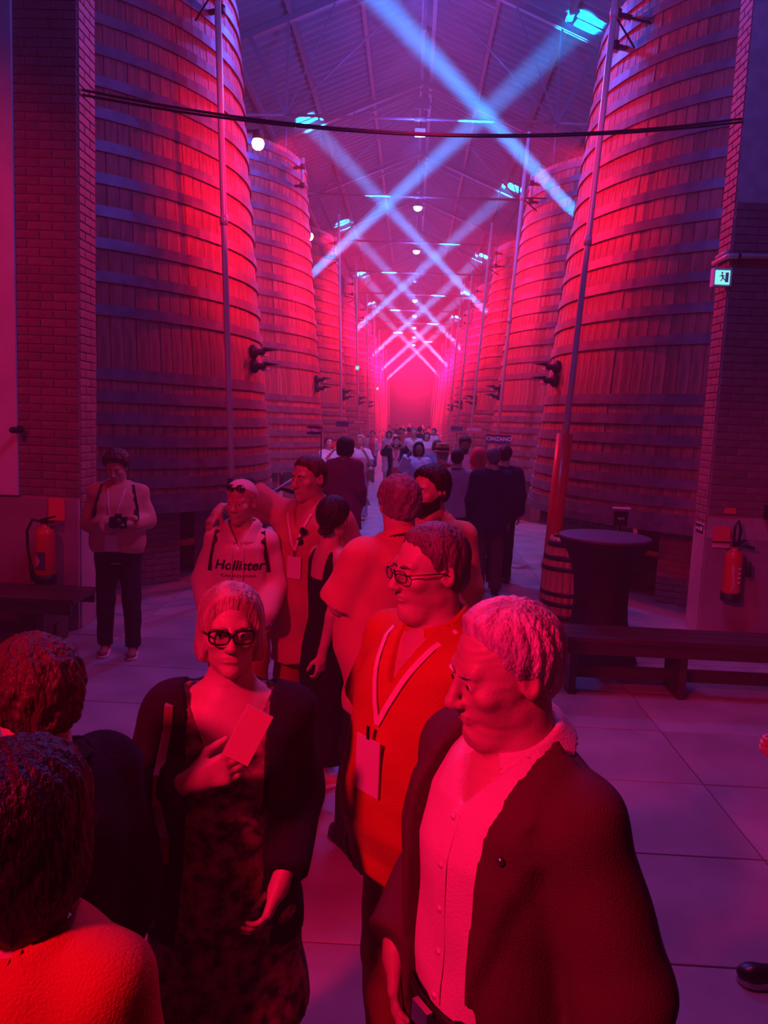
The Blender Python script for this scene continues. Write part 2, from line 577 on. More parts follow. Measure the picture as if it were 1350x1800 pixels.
def spigot(par, ang, z, gap=0.0):
    """iron clamp disc with a pointed handle on the vat wall"""
    r = vr(z) + 0.03
    o = empty('dummy')
    bpy.data.objects.remove(o)
    R = Matrix.Rotation(ang, 3, 'Z') @ Matrix.Rotation(math.pi / 2, 3, 'Y')
    c = Vector((r * math.cos(ang), r * math.sin(ang), z))
    b = MB().lathe([(0.085, -0.03), (0.095, 0.02), (0.07, 0.05), (0.045, 0.06), (0.045, 0.15)], 16, M=R, c=c)
    h = b.obj('door_clamp', M_iron, par)
    R2 = Matrix.Rotation(ang, 3, 'Z')
    MB().lathe([(0.012, 0.1), (0.03, 0.15), (0.022, 0.2), (0.003, 0.33)], 10, M=R, c=c + Vector((0, 0, 0.03))).obj('clamp_handle', M_iron, h)
    MB().tube([c + R2 @ Vector((0.1, 0, -0.05)), c + R2 @ Vector((0.2, 0, -0.04))], 0.016, 8).obj('clamp_bolt', M_pipe, h)

lab = {(-1, 0): 'nearest huge oak vat on the left, half behind the brick pier',
       (1, 0): 'nearest huge oak vat on the right, behind the cocktail table',
       (-1, 1): 'second oak vat on the left, top lit red under a red lamp',
       (1, 1): 'second oak vat on the right, behind the dark blue sign'}
for s in (-1, 1):
    vx = VXL if s < 0 else VXR
    sn = 'left' if s < 0 else 'right'
    for k in range(NV):
        v = empty('wine_vat', (vx, (VYL if s < 0 else VYR) + GAP * k, 0))
        l = lab.get((s, k), 'oak vat with steel hoops, %s in the row on the %s of the nave' % (ords[k], sn))
        tag(v, l, 'vat', 'oak vats along the ' + sn + ' side')
        if k < 3:
            for q in range(NS):
                a = 2 * math.pi * q / NS
                d = random.uniform(-.005, .004)
                link('stave', stave_me, None, v, (d * math.cos(a), d * math.sin(a), 0), (0, 0, a))
        else:
            tag(link('staves', staves_me, None, v), kind='stuff')
        if k < 6:
            for me in hoop_me:
                link('hoop', me, None, v, None, (0, 0, random.uniform(0, 6)))
        else:
            tag(link('hoops', hoops_me, None, v), kind='stuff')
        link('vat_core', core_me, None, v)
        link('lid', lid_me, None, v)
        link('bottom_rim', chime_me, None, v)
        for q in range(10):
            a = 2 * math.pi * (q + 0.5) / 10 + (0.16 if s < 0 else 0.1)
            add_brick_pier(v, a, k == 0 and math.cos(a) * -s > 0.1 and math.sin(a) < 0.7)
        if k < 5:
            aa = -0.12 if s < 0 else math.pi + 0.12
            spigot(v, aa, 2.80); spigot(v, aa, 2.62)
            # sight tube clamped near the top
            ta = -0.35 if s < 0 else math.pi + 0.35
            r = vr(6.6) + 0.18
            cx, cy = r * math.cos(ta), r * math.sin(ta)
            tb = MB().tube([(cx, cy, 6.55), (cx, cy, 7.15)], 0.035, 8).obj('sight_tube', M_pipe, v)
            for zz_ in (6.62, 6.98):
                MB().box((cx * 0.97, cy * 0.97, zz_), (0.25, 0.05, 0.045), rz=ta).lathe([(0.05, -0.05), (0.055, 0.05)], 8, c=(cx, cy, zz_)).obj('clamp', M_black, tb)

# standing pipes in front of the vats
def stand_pipe(s, k):
    x, y = (-1.86, 8.25) if s < 0 else (1.62, 8.6)
    y += GAP * k
    o = empty('stand_pipe', (x, y, 0))
    tag(o, 'pale pipe with a thick red lower sleeve, behind the barrel' if (s, k) == (1, 0) else
        'tall pale pipe rising in front of the %s vat on the %s' % (ords[k], 'left' if s < 0 else 'right'), 'pipe', 'tall pipes in front of the vats')
    lx = s * 0.36
    P0 = Vector((0, 0, 0.0)); P1 = Vector((lx, 0.05, 7.5))
    MB().tube([P0, P1], 0.034, 10).obj('pipe', M_pipe, o)
    for h in (1.25, 4.0, 6.3):
        p = P0.lerp(P1, h / 7.5)
        q = p + Vector((s * 0.5, 0.42, 0.12))
        if h > 6 or (h > 2 and s > 0 and k == 0 and False):
            MB().tube([p, q], 0.014, 6).tube([p, p + Vector((s * .36, .5, -.1))], 0.012, 6).obj('bracket', M_iron, o)
        if h < 2 or k < 2: MB().lathe([(0.042, -0.05), (0.046, 0), (0.042, 0.05)], 10, c=p).obj('coupling', M_black if h == 1.25 and s < 0 else M_pipe, o)
    if (s, k) == (1, 0):
        MB().tube([(0, 0, 0.02), (0.085, 0.01, 1.93)], 0.088, 20).obj('red_sleeve', M_redpaint, o)
    return o
for k in range(10):
    if k != 1: stand_pipe(-1, k)
    stand_pipe(1, k)

# ------------------------------------------------------------------ red lamps
for k in range(9):
    for s in (-1, 1):
        y = 13.75 + GAP * k
        o = empty('red_lamp', (3.1 if s > 0 else -2.84, y, 6.62))
        if s > 0: lb = 'round red lamp on an arm over the %s gap between the right vats' % ords[k]
        else: lb = 'glowing red round lamp over the %s gap between the left vats' % ords[k]
        tag(o, lb, 'lamp', 'red lamps above the vat gaps')
        MB().lathe([(0.005, -0.115), (0.05, -0.10), (0.085, -0.075), (0.11, 0), (0.085, 0.06), (0.02, 0.08)], 16).obj('bulb', M_bulbred, o)
        MB().lathe([(0.05, 0.05), (0.09, 0.07), (0.09, 0.2), (0.03, 0.23)], 16).obj('lamp_housing', M_iron, o)
        MB().bar((0, 0, 0.2), (s * 1.3, 0.95, 0.5), 0.035).obj('arm', M_iron, o)

# pendants at the tie rods
for k in range(9):
    o = empty('pendant_lamp', (-0.1, 20.1 + GAP * k, 9.3))
    tag(o, 'small pendant lamp under the tie rod, %s one down the hall' % ords[k], 'lamp', 'pendant lamps under the tie rods')
    lit = k not in (0, 3)
    MB().tube([(0, 0, 0.1), (0, 0, -0.1)], 0.02, 6).obj('stem', M_iron, o)
    if k in (0,):
        MB().box((0, 0, -0.18), (0.26, 0.2, 0.14)).obj('housing', M_letter, o)
    else:
        MB().lathe([(0.03, -0.08), (0.13, -0.12), (0.15, -0.2)], 16).obj('shade', M_steel, o)
        MB().lathe([(0.15, -0.19), (0.12, -0.27), (0.05, -0.31), (0.005, -0.32)], 16).obj('bulb', M_bulbvio if lit else M_steel, o)

# ------------------------------------------------------------------ blue beam lights, alternating left and right gap
beams = []
for k in range(0, 10):
    s = 1 if k % 2 == 0 else -1
    y = 13.43 + GAP * k
    src = Vector((-3.4, y, 4.95)) if s < 0 else Vector((2.85, y, 5.30))
    dst = Vector((-s * 3.85 - 0.1, y, 11.8))
    beams.append((s, k, src, dst))
for s, k, src, dst in beams:
    d = (dst - src).normalized()
    o = empty('beam_light', src)
    tag(o, 'black beam light on a mast in the %s gap of the %s row' % (ords[k], 'left' if s < 0 else 'right'), 'spotlight', 'beam lights between the vats')
    q = d.to_track_quat('Z', 'Y').to_matrix()
    MB().lathe([(0.10, -0.42), (0.17, -0.36), (0.19, -0.1), (0.21, -0.03)], 20, M=q).obj('head', M_black, o)
    MB().bar((0, -0.23, -0.15), (0, -0.23, -0.7), 0.06).bar((0, 0.23, -0.15), (0, 0.23, -0.7), 0.06).box((0, 0, -0.75), (0.3, 0.5, 0.16)).obj('yoke', M_black, o)
    MB().tube([(0, 0, -0.8), (0, 0, -src.z)], 0.03, 8).obj('mast', M_iron, o)
    lamp('SPOT', 'blue_beam_light', src, (1500000 if k < 5 else 1700000), BLU, 0.10, dst, 4.6, 0.5)

# ------------------------------------------------------------------ implicit surfaces for figures
F = np.float32
def smin(a, b, k):
    if k <= 0: return np.minimum(a, b)
    h = np.maximum(k - np.abs(a - b), 0) / k
    return np.minimum(a, b) - h * h * k * F(0.25)
def smax(a, b, k): return -smin(-a, -b, k)
def A(v): return np.array(v, dtype=F)
def capd(P, a, b, ra, rb=None):
    a, b = A(a), A(b)
    rb = ra if rb is None else rb
    ab = b - a
    pa = P - a
    t = np.clip((pa @ ab) / max(float(ab @ ab), 1e-9), 0, 1)
    q = pa - t[:, None] * ab
    return np.sqrt((q * q).sum(1)) - (ra + (rb - ra) * t)
def elld(P, c, r):
    p = P - A(c)
    r = A(r)
    q = p / r
    k0 = np.sqrt((q * q).sum(1)) + 1e-9
    q2 = q / r
    k1 = np.sqrt((q2 * q2).sum(1)) + 1e-9
    return k0 * (k0 - 1) / k1
def boxd(P, c, h, r=0.0):
    q = np.abs(P - A(c)) - (A(h) - r)
    return np.sqrt((np.maximum(q, 0) ** 2).sum(1)) + np.minimum(q.max(1), 0) - r
def profd(P, zs, a, b, c, n=2.3, infl=0.0):
    z = P[:, 2]
    aa = np.interp(z, zs, a).astype(F) + infl
    bb = np.interp(z, zs, b).astype(F) + infl
    cc = np.interp(z, zs, c).astype(F)
    q = (np.abs(P[:, 0] / aa) ** n + np.abs((P[:, 1] - cc) / bb) ** n) ** (1 / n)
    d = (q - 1) * np.minimum(aa, bb)
    return smax(d, np.maximum(z - (zs[-1] + infl * 0.5), (zs[0]) - z), 0.02)


def polygonise(fn, xs, ys, zs, sl=1.3):
    B = 6
    def pad(a):
        a = list(a)
        st = a[-1] - a[-2]
        while (len(a) - 1) % B: a.append(a[-1] + st)
        return np.array(a, dtype=F)
    xs, ys, zs = pad(xs), pad(ys), pad(zs)
    nb = [(len(a) - 1) // B for a in (xs, ys, zs)]
    cs = [(a[:-1:B] + a[B::B]) / 2 for a in (xs, ys, zs)]
    hs = [(a[B::B] - a[:-1:B]) / 2 for a in (xs, ys, zs)]
    G = np.stack(np.meshgrid(*cs, indexing='ij'), -1).reshape(-1, 3).astype(F)
    H = np.sqrt((np.stack(np.meshgrid(*hs, indexing='ij'), -1).reshape(-1, 3) ** 2).sum(1))
    d = fn(G)
    keep = (np.abs(d) < H * sl + 0.01).reshape(nb)
    V = np.ones((len(xs), len(ys), len(zs)), dtype=F)
    sgn = np.where(d.reshape(nb) < 0, F(-1), F(1))
    big = np.repeat(np.repeat(np.repeat(sgn, B, 0), B, 1), B, 2)
    V[:-1, :-1, :-1] = big
    kn = np.zeros(V.shape, bool)
    kb = np.repeat(np.repeat(np.repeat(keep, B, 0), B, 1), B, 2)
    kn[:-1, :-1, :-1] |= kb
    kn[1:, :-1, :-1] |= kb; kn[:-1, 1:, :-1] |= kb; kn[:-1, :-1, 1:] |= kb
    kn[1:, 1:, :-1] |= kb; kn[1:, :-1, 1:] |= kb; kn[:-1, 1:, 1:] |= kb; kn[1:, 1:, 1:] |= kb
    I = np.argwhere(kn)
    P = np.stack([xs[I[:, 0]], ys[I[:, 1]], zs[I[:, 2]]], 1)
    vals = np.empty(len(P), F)
    for s in range(0, len(P), 400000):
        vals[s:s + 400000] = fn(P[s:s + 400000])
    V[kn] = vals
    V[0] = V[-1] = 1; V[:, 0] = V[:, -1] = 1; V[:, :, 0] = V[:, :, -1] = 1
    N = V < 0
    c8 = [N[a:N.shape[0] - 1 + a, b:N.shape[1] - 1 + b, c:N.shape[2] - 1 + c] for a in (0, 1) for b in (0, 1) for c in (0, 1)]
    anyn = c8[0].copy(); alln = c8[0].copy()
    for c in c8[1:]:
        anyn |= c; alln &= c
    act = anyn & ~alln
    C = np.argwhere(act)
    if len(C) == 0: return [], []
    idx = np.full(act.shape, -1, np.int32)
    idx[act] = np.arange(len(C))
    acc = np.zeros((len(C), 3)); cnt = np.zeros(len(C))
    ax = (xs, ys, zs)
    for axis in range(3):
        o1, o2 = [k for k in range(3) if k != axis]
        for u in (0, 1):
            for v in (0, 1):
                off = [0, 0, 0]; off[o1] = u; off[o2] = v
                p0 = C + off
                p1 = p0.copy(); p1[:, axis] += 1
                a = V[p0[:, 0], p0[:, 1], p0[:, 2]]; b = V[p1[:, 0], p1[:, 1], p1[:, 2]]
                m = (a < 0) != (b < 0)
                t = np.where(m, a / np.where(m, a - b, 1), 0)
                q = np.stack([ax[k][p0[:, k]] for k in range(3)], 1).astype(float)
                q[:, axis] += t * (ax[axis][p1[:, axis]] - ax[axis][p0[:, axis]])
                acc[m] += q[m]; cnt[m] += 1
    verts = acc / cnt[:, None]
    faces = []
    for axis in range(3):
        o1, o2 = (axis + 1) % 3, (axis + 2) % 3
        sl0 = [slice(None)] * 3; sl1 = [slice(None)] * 3
        sl0[axis] = slice(0, -1); sl1[axis] = slice(1, None)
        a = N[tuple(sl0)]; b = N[tuple(sl1)]
        E = np.argwhere(a != b)
        E = E[(E[:, o1] > 0) & (E[:, o2] > 0) & (E[:, o1] < V.shape[o1] - 1) & (E[:, o2] < V.shape[o2] - 1)]
        neg = a[E[:, 0], E[:, 1], E[:, 2]]
        q = []
        for (u, v) in ((1, 1), (0, 1), (0, 0), (1, 0)):
            p = E.copy(); p[:, o1] -= u; p[:, o2] -= v
            q.append(idx[p[:, 0], p[:, 1], p[:, 2]])
        q = np.stack(q, 1)
        q[~neg] = q[~neg][:, ::-1]
        faces.append(q)
    return verts, np.concatenate(faces)


def fast_mesh(name, V, Fc):
    me = bpy.data.meshes.new(name)
    n, m = len(V), len(Fc)
    me.vertices.add(n)
    me.vertices.foreach_set('co', np.asarray(V, dtype=np.float32).ravel())
    me.loops.add(m * 4)
    me.loops.foreach_set('vertex_index', np.asarray(Fc, dtype=np.int32).ravel())
    me.polygons.add(m)
    me.polygons.foreach_set('loop_start', np.arange(0, m * 4, 4, dtype=np.int32))
    me.update(calc_edges=True)
    me.validate()
    me.polygons.foreach_set('use_smooth', [True] * len(me.polygons))
    return me


def axis(lo, hi, h, fine=()):
    out = [lo]
    while out[-1] < hi:
        x = out[-1]
        st = h
        for (a, b, hf) in fine:
            if a - h <= x < b: st = min(st, hf)
        out.append(x + st)
    return out


def rotm(yaw=0, pitch=0, rol=0):
    return np.array(Matrix.Rotation(yaw, 3, 'Z') @ Matrix.Rotation(pitch, 3, 'X') @ Matrix.Rotation(rol, 3, 'Y'), dtype=F)


HC = A((0, -0.005, 1.63))
HPIV = A((0, 0.02, 1.54))

def head_sdf(Q, o):
    """skull and face around the origin, facing -Y. o: options"""
    w = o.get('fw', 1.0)
    d = elld(Q, (0, .014, .03), (.077, .099, .090))
    d = smin(d, elld(Q, (0, -.028, -.038), (.061 * w, .064, .078)), .03)
    d = smin(d, capd(Q, (-.038 * w, -.005, -.068), (0, -.062, -.096), .026, .021), .02)
    d = smin(d, capd(Q, (.038 * w, -.005, -.068), (0, -.062, -.096), .026, .021), .02)
    d = smin(d, elld(Q, (0, -.074, -.099), (.021, .017, .017)), .016)
    # brow, cheek bones
    d = smin(d, capd(Q, (-.036, -.074, .026), (.036, -.074, .026), .013), .014)
    for s in (-1, 1):
        d = smin(d, elld(Q, (s * .044, -.062, -.018), (.022, .022, .020)), .018)
        d = smax(d, -elld(Q, (s * .031, -.106, .004), (.018, .017, .0115)), .014)
    # nose
    nl = o.get('nose', 1.0)
    nose = capd(Q, (0, -.088, .016), (0, -.098 - .012 * nl, -.026), .0080, .0115)
    nose = smin(nose, elld(Q, (0, -.100 - .010 * nl, -.030), (.0135, .013, .0115)), .008)
    for s in (-1, 1):
        nose = smin(nose, elld(Q, (s * .0125, -.100, -.033), (.0085, .011, .008)), .006)
    d = smin(d, nose, .010)
    for s in (-1, 1):
        d = smax(d, -elld(Q, (s * .0075, -.104, -.043), (.0036, .006, .004)), .003)
        # nasolabial fold
        d = smax(d, -capd(Q, (s * .021, -.099, -.034), (s * .032, -.088, -.062), .0022), .006 + .0)
    # mouth
    d = smin(d, elld(Q, (0, -.080, -.060), (.026, .018, .018)), .012)
    d = smin(d, capd(Q, (-.017, -.0935, -.0565), (.017, -.0935, -.0565), .0042), .006)
    d = smin(d, capd(Q, (-.014, -.0925, -.0665), (.014, -.0925, -.0665), .0052), .006)
    mo = o.get('mouth', 0.0)
    d = smax(d, -capd(Q, (-.024, -.0915, -.0615 + mo), (0, -.1, -.0615), .0019), .003)
    d = smax(d, -capd(Q, (.024, -.0915, -.0615 + mo), (0, -.1, -.0615), .0019), .003)
    # eyelids with slit
    for s in (-1, 1):
        lid = elld(Q, (s * .031, -.0785, .005), (.0150, .0135, .0125))
        lid = smax(lid, -elld(Q, (s * .031, -.094, .0045), (.0128, .010, .0050)), .002)
        d = smin(d, lid, .004)
        # ears
        p = Q - A((s * .079, .012, -.002))
        c, sn = math.cos(.35 * s), math.sin(.35 * s)
        e = np.stack([p[:, 0] * c + p[:, 1] * sn * -1, p[:, 0] * sn + p[:, 1] * c, p[:, 2]], 1).astype(F)
        ear = elld(e, (0, 0, 0), (.0085, .019, .032))
        ear = smax(ear, -elld(e, (s * .009, -.001, .004), (.008, .011, .020)), .004)
        d = smin(d, ear, .006)
    if o.get('double_chin'):
        d = smin(d, elld(Q, (0, -.045, -.115), (.045, .04, .03)), .03)
    if o.get('wr'):
        x, y, z = Q[:, 0], Q[:, 1], Q[:, 2]
        d = d + (np.sin(z * 420 + 2 * np.sin(x * 60)) * .0007 * o['wr'] * np.exp(-((z - .07) / .03) ** 2) +
                 np.sin(x * 160 + z * 90 + 3 * np.sin(z * 70)) * .0006 * o['wr']).astype(F) * (y < -.02)
    return d


def hand_sdf(P, wr, fdir, nrm, curl=0.35, side=1, sc=1.0, spread=0.10, thumb=0.5):
    """wr wrist, fdir direction of the fingers, nrm back-of-hand normal, side=+1 thumb on +cross side"""
    fdir = Vector(fdir).normalized(); nrm = Vector(nrm)
    nrm = (nrm - fdir * nrm.dot(fdir)).normalized()
    sd = fdir.cross(nrm) * side
    wr = Vector(wr)
    d = None
    for i, (off, ln, r) in enumerate(((.027, .072, .0088), (.009, .080, .0092), (-.010, .074, .0088), (-.028, .058, .0078))):
        base = wr + fdir * .018 * sc + sd * off * .55 * sc
        kn = wr + fdir * (.092 - .004 * abs(i - 1)) * sc + sd * off * sc
        c = capd(P, base, kn, .0145 * sc, .0115 * sc)
        d = c if d is None else smin(d, c, .014)
    d = smin(d, capd(P, wr - fdir * .02, wr + fdir * .03 * sc, .024 * sc, .023 * sc), .02)
    for i, (off, ln, r) in enumerate(((.027, .072, .0088), (.009, .080, .0092), (-.010, .074, .0088), (-.028, .058, .0078))):
        p = wr + fdir * (.092 - .004 * abs(i - 1)) * sc + sd * off * sc
        di = (fdir + sd * off * spread * 20 * .1).normalized()
        an = 0.0
        rr = r
        for seg, fr in enumerate((.46, .30, .24)):
            an += curl * (1.0 if seg else .8) + (0.04 * i)
            v = di * math.cos(an) - nrm * math.sin(an)
            q = p + v * ln * fr * sc
            d = smin(d, capd(P, p, q, rr * sc, rr * .93 * sc), .0035)
            p = q; rr *= .93
    # thumb from the side of the palm near its base
    p = wr + fdir * .028 * sc + sd * .022 * sc - nrm * .006
    v1 = (fdir * .62 + sd * (.75 - thumb * .3) - nrm * (.25 + thumb * .5)).normalized()
    v2 = (fdir * .85 + sd * (.3 - thumb * .5) - nrm * (.2 + thumb * .6)).normalized()
    q = p + v1 * .040 * sc
    d = smin(d, capd(P, p, q, .0145 * sc, .0105 * sc), .012)
    r_ = q + v2 * .030 * sc
    d = smin(d, capd(P, q, r_, .0105 * sc, .0095 * sc), .004)
    d = smin(d, capd(P, r_, r_ + v2 * .022 * sc, .0095 * sc, .0078 * sc), .004)
    return d


ZS = [.80, .88, .96, 1.06, 1.18, 1.30, 1.39, 1.45, 1.49]
def torso_prof(o):
    fem = o.get('fem', 0); be = o.get('belly', 0); w = o.get('w', 1.0)
    a = np.array([.150, .162, .158, .144, .146, .158, .160, .115, .055]) * w
    b = np.array([.100, .112, .112, .106, .112, .120, .112, .085, .055]) * (1 + (w - 1) * .6)
    c = np.array([.010, .010, .004, .000, -.002, -.004, .004, .012, .018])
    if fem:
        a += np.array([.012, .014, .004, -.012, -.010, -.008, -.014, -.016, 0])
        b += np.array([.004, .006, 0, -.006, .004, .012, -.006, -.006, 0])
        c += np.array([0, 0, 0, 0, -.004, -.014, -.006, 0, 0])
    if be:
        b += np.array([.01, .02, .045, .055, .04, .018, .0, 0, 0]) * be
        c -= np.array([.01, .02, .042, .050, .035, .015, .0, 0, 0]) * be
        a += np.array([.0, .01, .025, .03, .015, .0, .0, 0, 0]) * be
    return a, b, c


PEOPLE = []
def person(label, loc, rz, H=1.75, look=(0, 0, 0), o=None, arms=None, legs=None, res=0.012, group=None,
           skin=None, hair=None, clothes=(), face_res=None, fine=(), extras=None, lean=(0, 0)):
    """figure facing -Y in its own frame; a 1.75 m template scaled to H. clothes: list of dicts"""
    o = dict(o or {})
    S = H / 1.75
    rz = math.radians(rz)
    Rh = rotm(*[math.radians(a) for a in look])
    lean = A(lean)
    hs = o.get('hs', 1.0)
    sw = (.146 if o.get('fem') else .162) * o.get('w', 1.0)
    ta, tb, tc = torso_prof(o)
    J = {}
    for s, n in ((-1, 'R'), (1, 'L')):
        J['sh' + n] = A((s * sw, .012, 1.405))
        J['el' + n] = A((s * (sw + .048), .03, 1.13))
        J['wr' + n] = A((s * (sw + .045), -.04, .88))
        J['hp' + n] = A((s * .085, .005, .92))
        J['kn' + n] = A((s * .10, -.015, .50))
        J['an' + n] = A((s * .105, .025, .085))
    for k_, v_ in (arms or {}).items():
        if k_ in J: J[k_] = A(v_)
    for k_, v_ in (legs or {}).items():
        J[k_] = A(v_)
    hands = {n: dict((arms or {}).get('hand' + n, {})) for n in 'RL'}

    def ua(P):      # undo lean (shear of the upper body)
        z = np.clip(P[:, 2] - .95, 0, 1)[:, None]
        Q = P.copy(); Q[:, 0] -= z[:, 0] * lean[0]; Q[:, 1] -= z[:, 0] * lean[1]
        return Q
    def hq(P): return ((P - HPIV) @ Rh + HPIV - HC) / F(hs)
    fat = o.get('fat', 1.0)
    nk = .054 if o.get('fem') else .062

    def body(P):
        P = ua(P)
        d = profd(P, ZS, ta, tb, tc)
        hb = hq(A([[0, 0, 0]]) * 0 + HC)[0]
        neck_top = Rh @ (A((0, .012, 1.565)) - HPIV) + HPIV
        d = smin(d, capd(P, (0, .025, 1.44), neck_top, nk * 1.08 * fat, nk * fat), .035)
        for n, s in (('R', -1), ('L', 1)):
            d = smin(d, capd(P, (s * .05, .02, 1.445), J['sh' + n], .036, .046), .04)
            d = smin(d, capd(P, J['sh' + n], J['el' + n], .048 * fat, .038 * fat), .03)
            d = smin(d, capd(P, J['el' + n], J['wr' + n], .039 * fat, .0235), .015)
            d = smin(d, capd(P, J['hp' + n], J['kn' + n], .080 * fat, .052), .03)
            d = smin(d, capd(P, J['kn' + n], J['an' + n], .052, .034), .02)
            d = smin(d, capd(P, J['an' + n] + A((0, .02, -.03)), J['an' + n] + A((0, -.12, -.055)), .033, .026), .02)
            h = hands[n]
            wv = J['wr' + n] - J['el' + n]
            if res < .02:
                dh = hand_sdf(P, J['wr' + n], h.get('dir', wv), h.get('nrm', (s * 1.0, -.15, 0)), h.get('curl', .3),
                              h.get('side', -s), h.get('sc', 1.0), thumb=h.get('thumb', .4))
                d = smin(d, dh, .008)
            else:
                v = wv / np.linalg.norm(wv)
                d = smin(d, capd(P, J['wr' + n], J['wr' + n] + v * .15, .03, .022), .02)
        m = (P[:, 2] > 1.36)
        if m.any():
            Q = hq(P[m])
            dh = head_sdf(Q, o) * F(hs)
            dd = smin(d[m], dh, .012)
            d = d.copy(); d[m] = dd
        return d

    xs_ = [J[k][0] for k in J if k[0] != 'h'] + [-.25, .25]
    ys_ = [J[k][1] for k in J] + [-.16, .17]
    x0, x1, y0, y1 = min(xs_) - .24, max(xs_) + .24, min(ys_) - .26, max(ys_) + .24
    x0 += min(0, float(lean[0])) * .8; x1 += max(0, float(lean[0])) * .8; y0 += min(0, float(lean[1])) * .8; y1 += max(0, float(lean[1])) * .8
    fx, fy, fz = [], [], []
    hl = lean * .68
    if face_res:
        fx.append((hl[0] - .10, hl[0] + .10, face_res)); fy.append((hl[1] - .14, hl[1] + .13, face_res)); fz.append((1.49, 1.76, face_res))
    for (a, b, c_, r_, h_) in fine:
        fx.append((a - r_, a + r_, h_)); fy.append((b - r_, b + r_, h_)); fz.append((c_ - r_, c_ + r_, h_))
    ztop = 1.80
    zb = max([J[k][2] for k in J] + [0]) + .25
    ztop = max(ztop, zb)
    bb = o.get('cutz', -.01)
    V, Fc = polygonise(body, axis(x0, x1, res, fx), axis(y0, y1, res, fy), axis(bb, ztop, res, fz))
    # hold the soles on the floor
    me = fast_mesh('person', V * S, Fc)
    root = link('person', me, skin or M_skin, None, (loc[0], loc[1], 0), (0, 0, rz))
    tag(root, label, 'person', group)
    PEOPLE.append(root)

    def part(name, fn, m, h, lo, hi, fxx=(), fyy=(), fzz=(), parent=None, lab=None, sl=1.7):
        V, Fc = polygonise(fn, axis(lo[0], hi[0], h, fxx), axis(lo[1], hi[1], h, fyy), axis(lo[2], hi[2], h, fzz), sl)
        if len(V) == 0: return None
        ob = link(name, fast_mesh(name, V * S, Fc), m, parent or root)
        if lab: ob['label'] = lab
        return ob

    # ---------------- clothes
    for c in clothes:
        kd = c['kind']; m = c['mat']; t = c.get('t', .016); h = c.get('res', res)
        ph = random.uniform(0, 6)
        fa = c.get('fold', .006)
        def wrinkle(P):
            x, y, z = P[:, 0], P[:, 1], P[:, 2]
            q = np.sin(26 * z + 9 * np.sin(4 * x + ph) + 6 * y) * np.sin(9 * x + 5 * z + ph) * .6 + np.sin(11 * z - 14 * x + 3 * np.sin(9 * z) + ph * 2) * .4
            return (fa * q).astype(F)
        if kd in ('top', 'jacket', 'dress'):
            hem = c.get('hem', .86); sl_ = c.get('sleeve', 1.0); vn = c.get('vneck', 0.0); neck = c.get('neck', .075)
            wid = c.get('flare', 0.0)
            zs = [hem - .05] + [z for z in ZS if z > hem + .02]
            ia = np.interp(zs, ZS, ta); ib = np.interp(zs, ZS, tb); ic = np.interp(zs, ZS, tc)
            for i_, z in enumerate(zs):
                if z < .95:
                    ia[i_] += wid * (.95 - z); ib[i_] += wid * (.95 - z)
                    ia[i_] = max(ia[i_], .17); ib[i_] = max(ib[i_], .12)
            bx = c.get('boxy', 0.0)
            ia = ia + bx * np.exp(-((np.array(zs) - 1.05) / .2) ** 2)
            opn = c.get('open')       # list of (z, half width, centre)
            lap = c.get('lapel', 0)
            def fn(P, t=t, kd=kd):
                P = ua(P)
                d = profd(P, zs, ia, ib, ic, 2.4, t)
                for n, s in (('R', -1), ('L', 1)):
                    d = smin(d, capd(P, (s * .05, .02, 1.445), J['sh' + n], .038 + t * .8, .046 + t), .045) if not c.get('strap') else d
                    if sl_ > 0:
                        e = J['el' + n]; w_ = J['wr' + n]; sh = J['sh' + n]
                        sr = c.get('sr', 1.0)
                        if sl_ < .5:
                            q = sh + (e - sh) * sl_ * 2
                            sd = capd(P, sh, sh + (e - sh) * (sl_ * 2 + .15), .052 * fat + t, .050 * fat + t * 1.6 * sr)
                            v = (e - sh); v = v / np.linalg.norm(v)
                            sd = smax(sd, (P - q) @ v, .006)
                        else:
                            q = e + (w_ - e) * (sl_ - .5) * 2
                            s1 = capd(P, sh, e, .050 * fat + t, .042 * fat + t * 1.2)
                            s2 = capd(P, e, w_, .043 * fat + t * 1.2, .030 + t * 1.1 * sr)
                            v = (w_ - e); v = v / np.linalg.norm(v)
                            s2 = smax(s2, (P - q) @ v, .006)
                            sd = smin(s1, s2, .03)
                        d = smin(d, sd, .03)
                d = d + wrinkle(P)
                # neck opening, V neck
                x, y, z = P[:, 0], P[:, 1], P[:, 2]
                nd = np.sqrt((x / neck) ** 2 + ((y - .015) / (neck * 1.0)) ** 2) - 1
                lim = 1.445 + .35 * y
                cut = np.maximum(nd * neck, lim - z)
                d = smax(d, -cut, .006)
                if vn > 0:
                    wv_ = np.clip((z - (1.47 - vn)) / vn, 0, 1.2) * c.get('vw', .09)
                    cut = np.maximum(np.maximum(np.abs(x - c.get('vx', 0)) - wv_, y - .01), (1.47 - vn) - z)
                    d = smax(d, -cut, .006)
                if c.get('strap'):
                    cut = np.maximum(z - c['strap'] - .5 * np.maximum(y, 0), -1)
                    stp = np.abs(np.abs(x) - .10) - .022
                    d = np.where(z > c['strap'], np.maximum(d, stp), d)
                if opn:
                    oz = [q_[0] for q_ in opn]
                    hw = np.interp(z, oz, [q_[1] for q_ in opn]); cx = np.interp(z, oz, [q_[2] for q_ in opn])
                    ed = np.abs(x - cx) - hw
                    if lap:
                        lw = np.interp(z, [1.0, 1.12, 1.36, 1.40, 1.43, 1.5], [0, .02, .085, .062, .075, .05]) * lap
                        d = d - .013 * np.clip((lw - ed) / .012, 0, 1) * (y < .03) * (z > 1.0)
                    cut = np.maximum(ed, y - .0)
                    d = smax(d, -cut, .004)
                    # hollow only in front
                hz = hem + .02 * np.sin(x * 9 + ph)
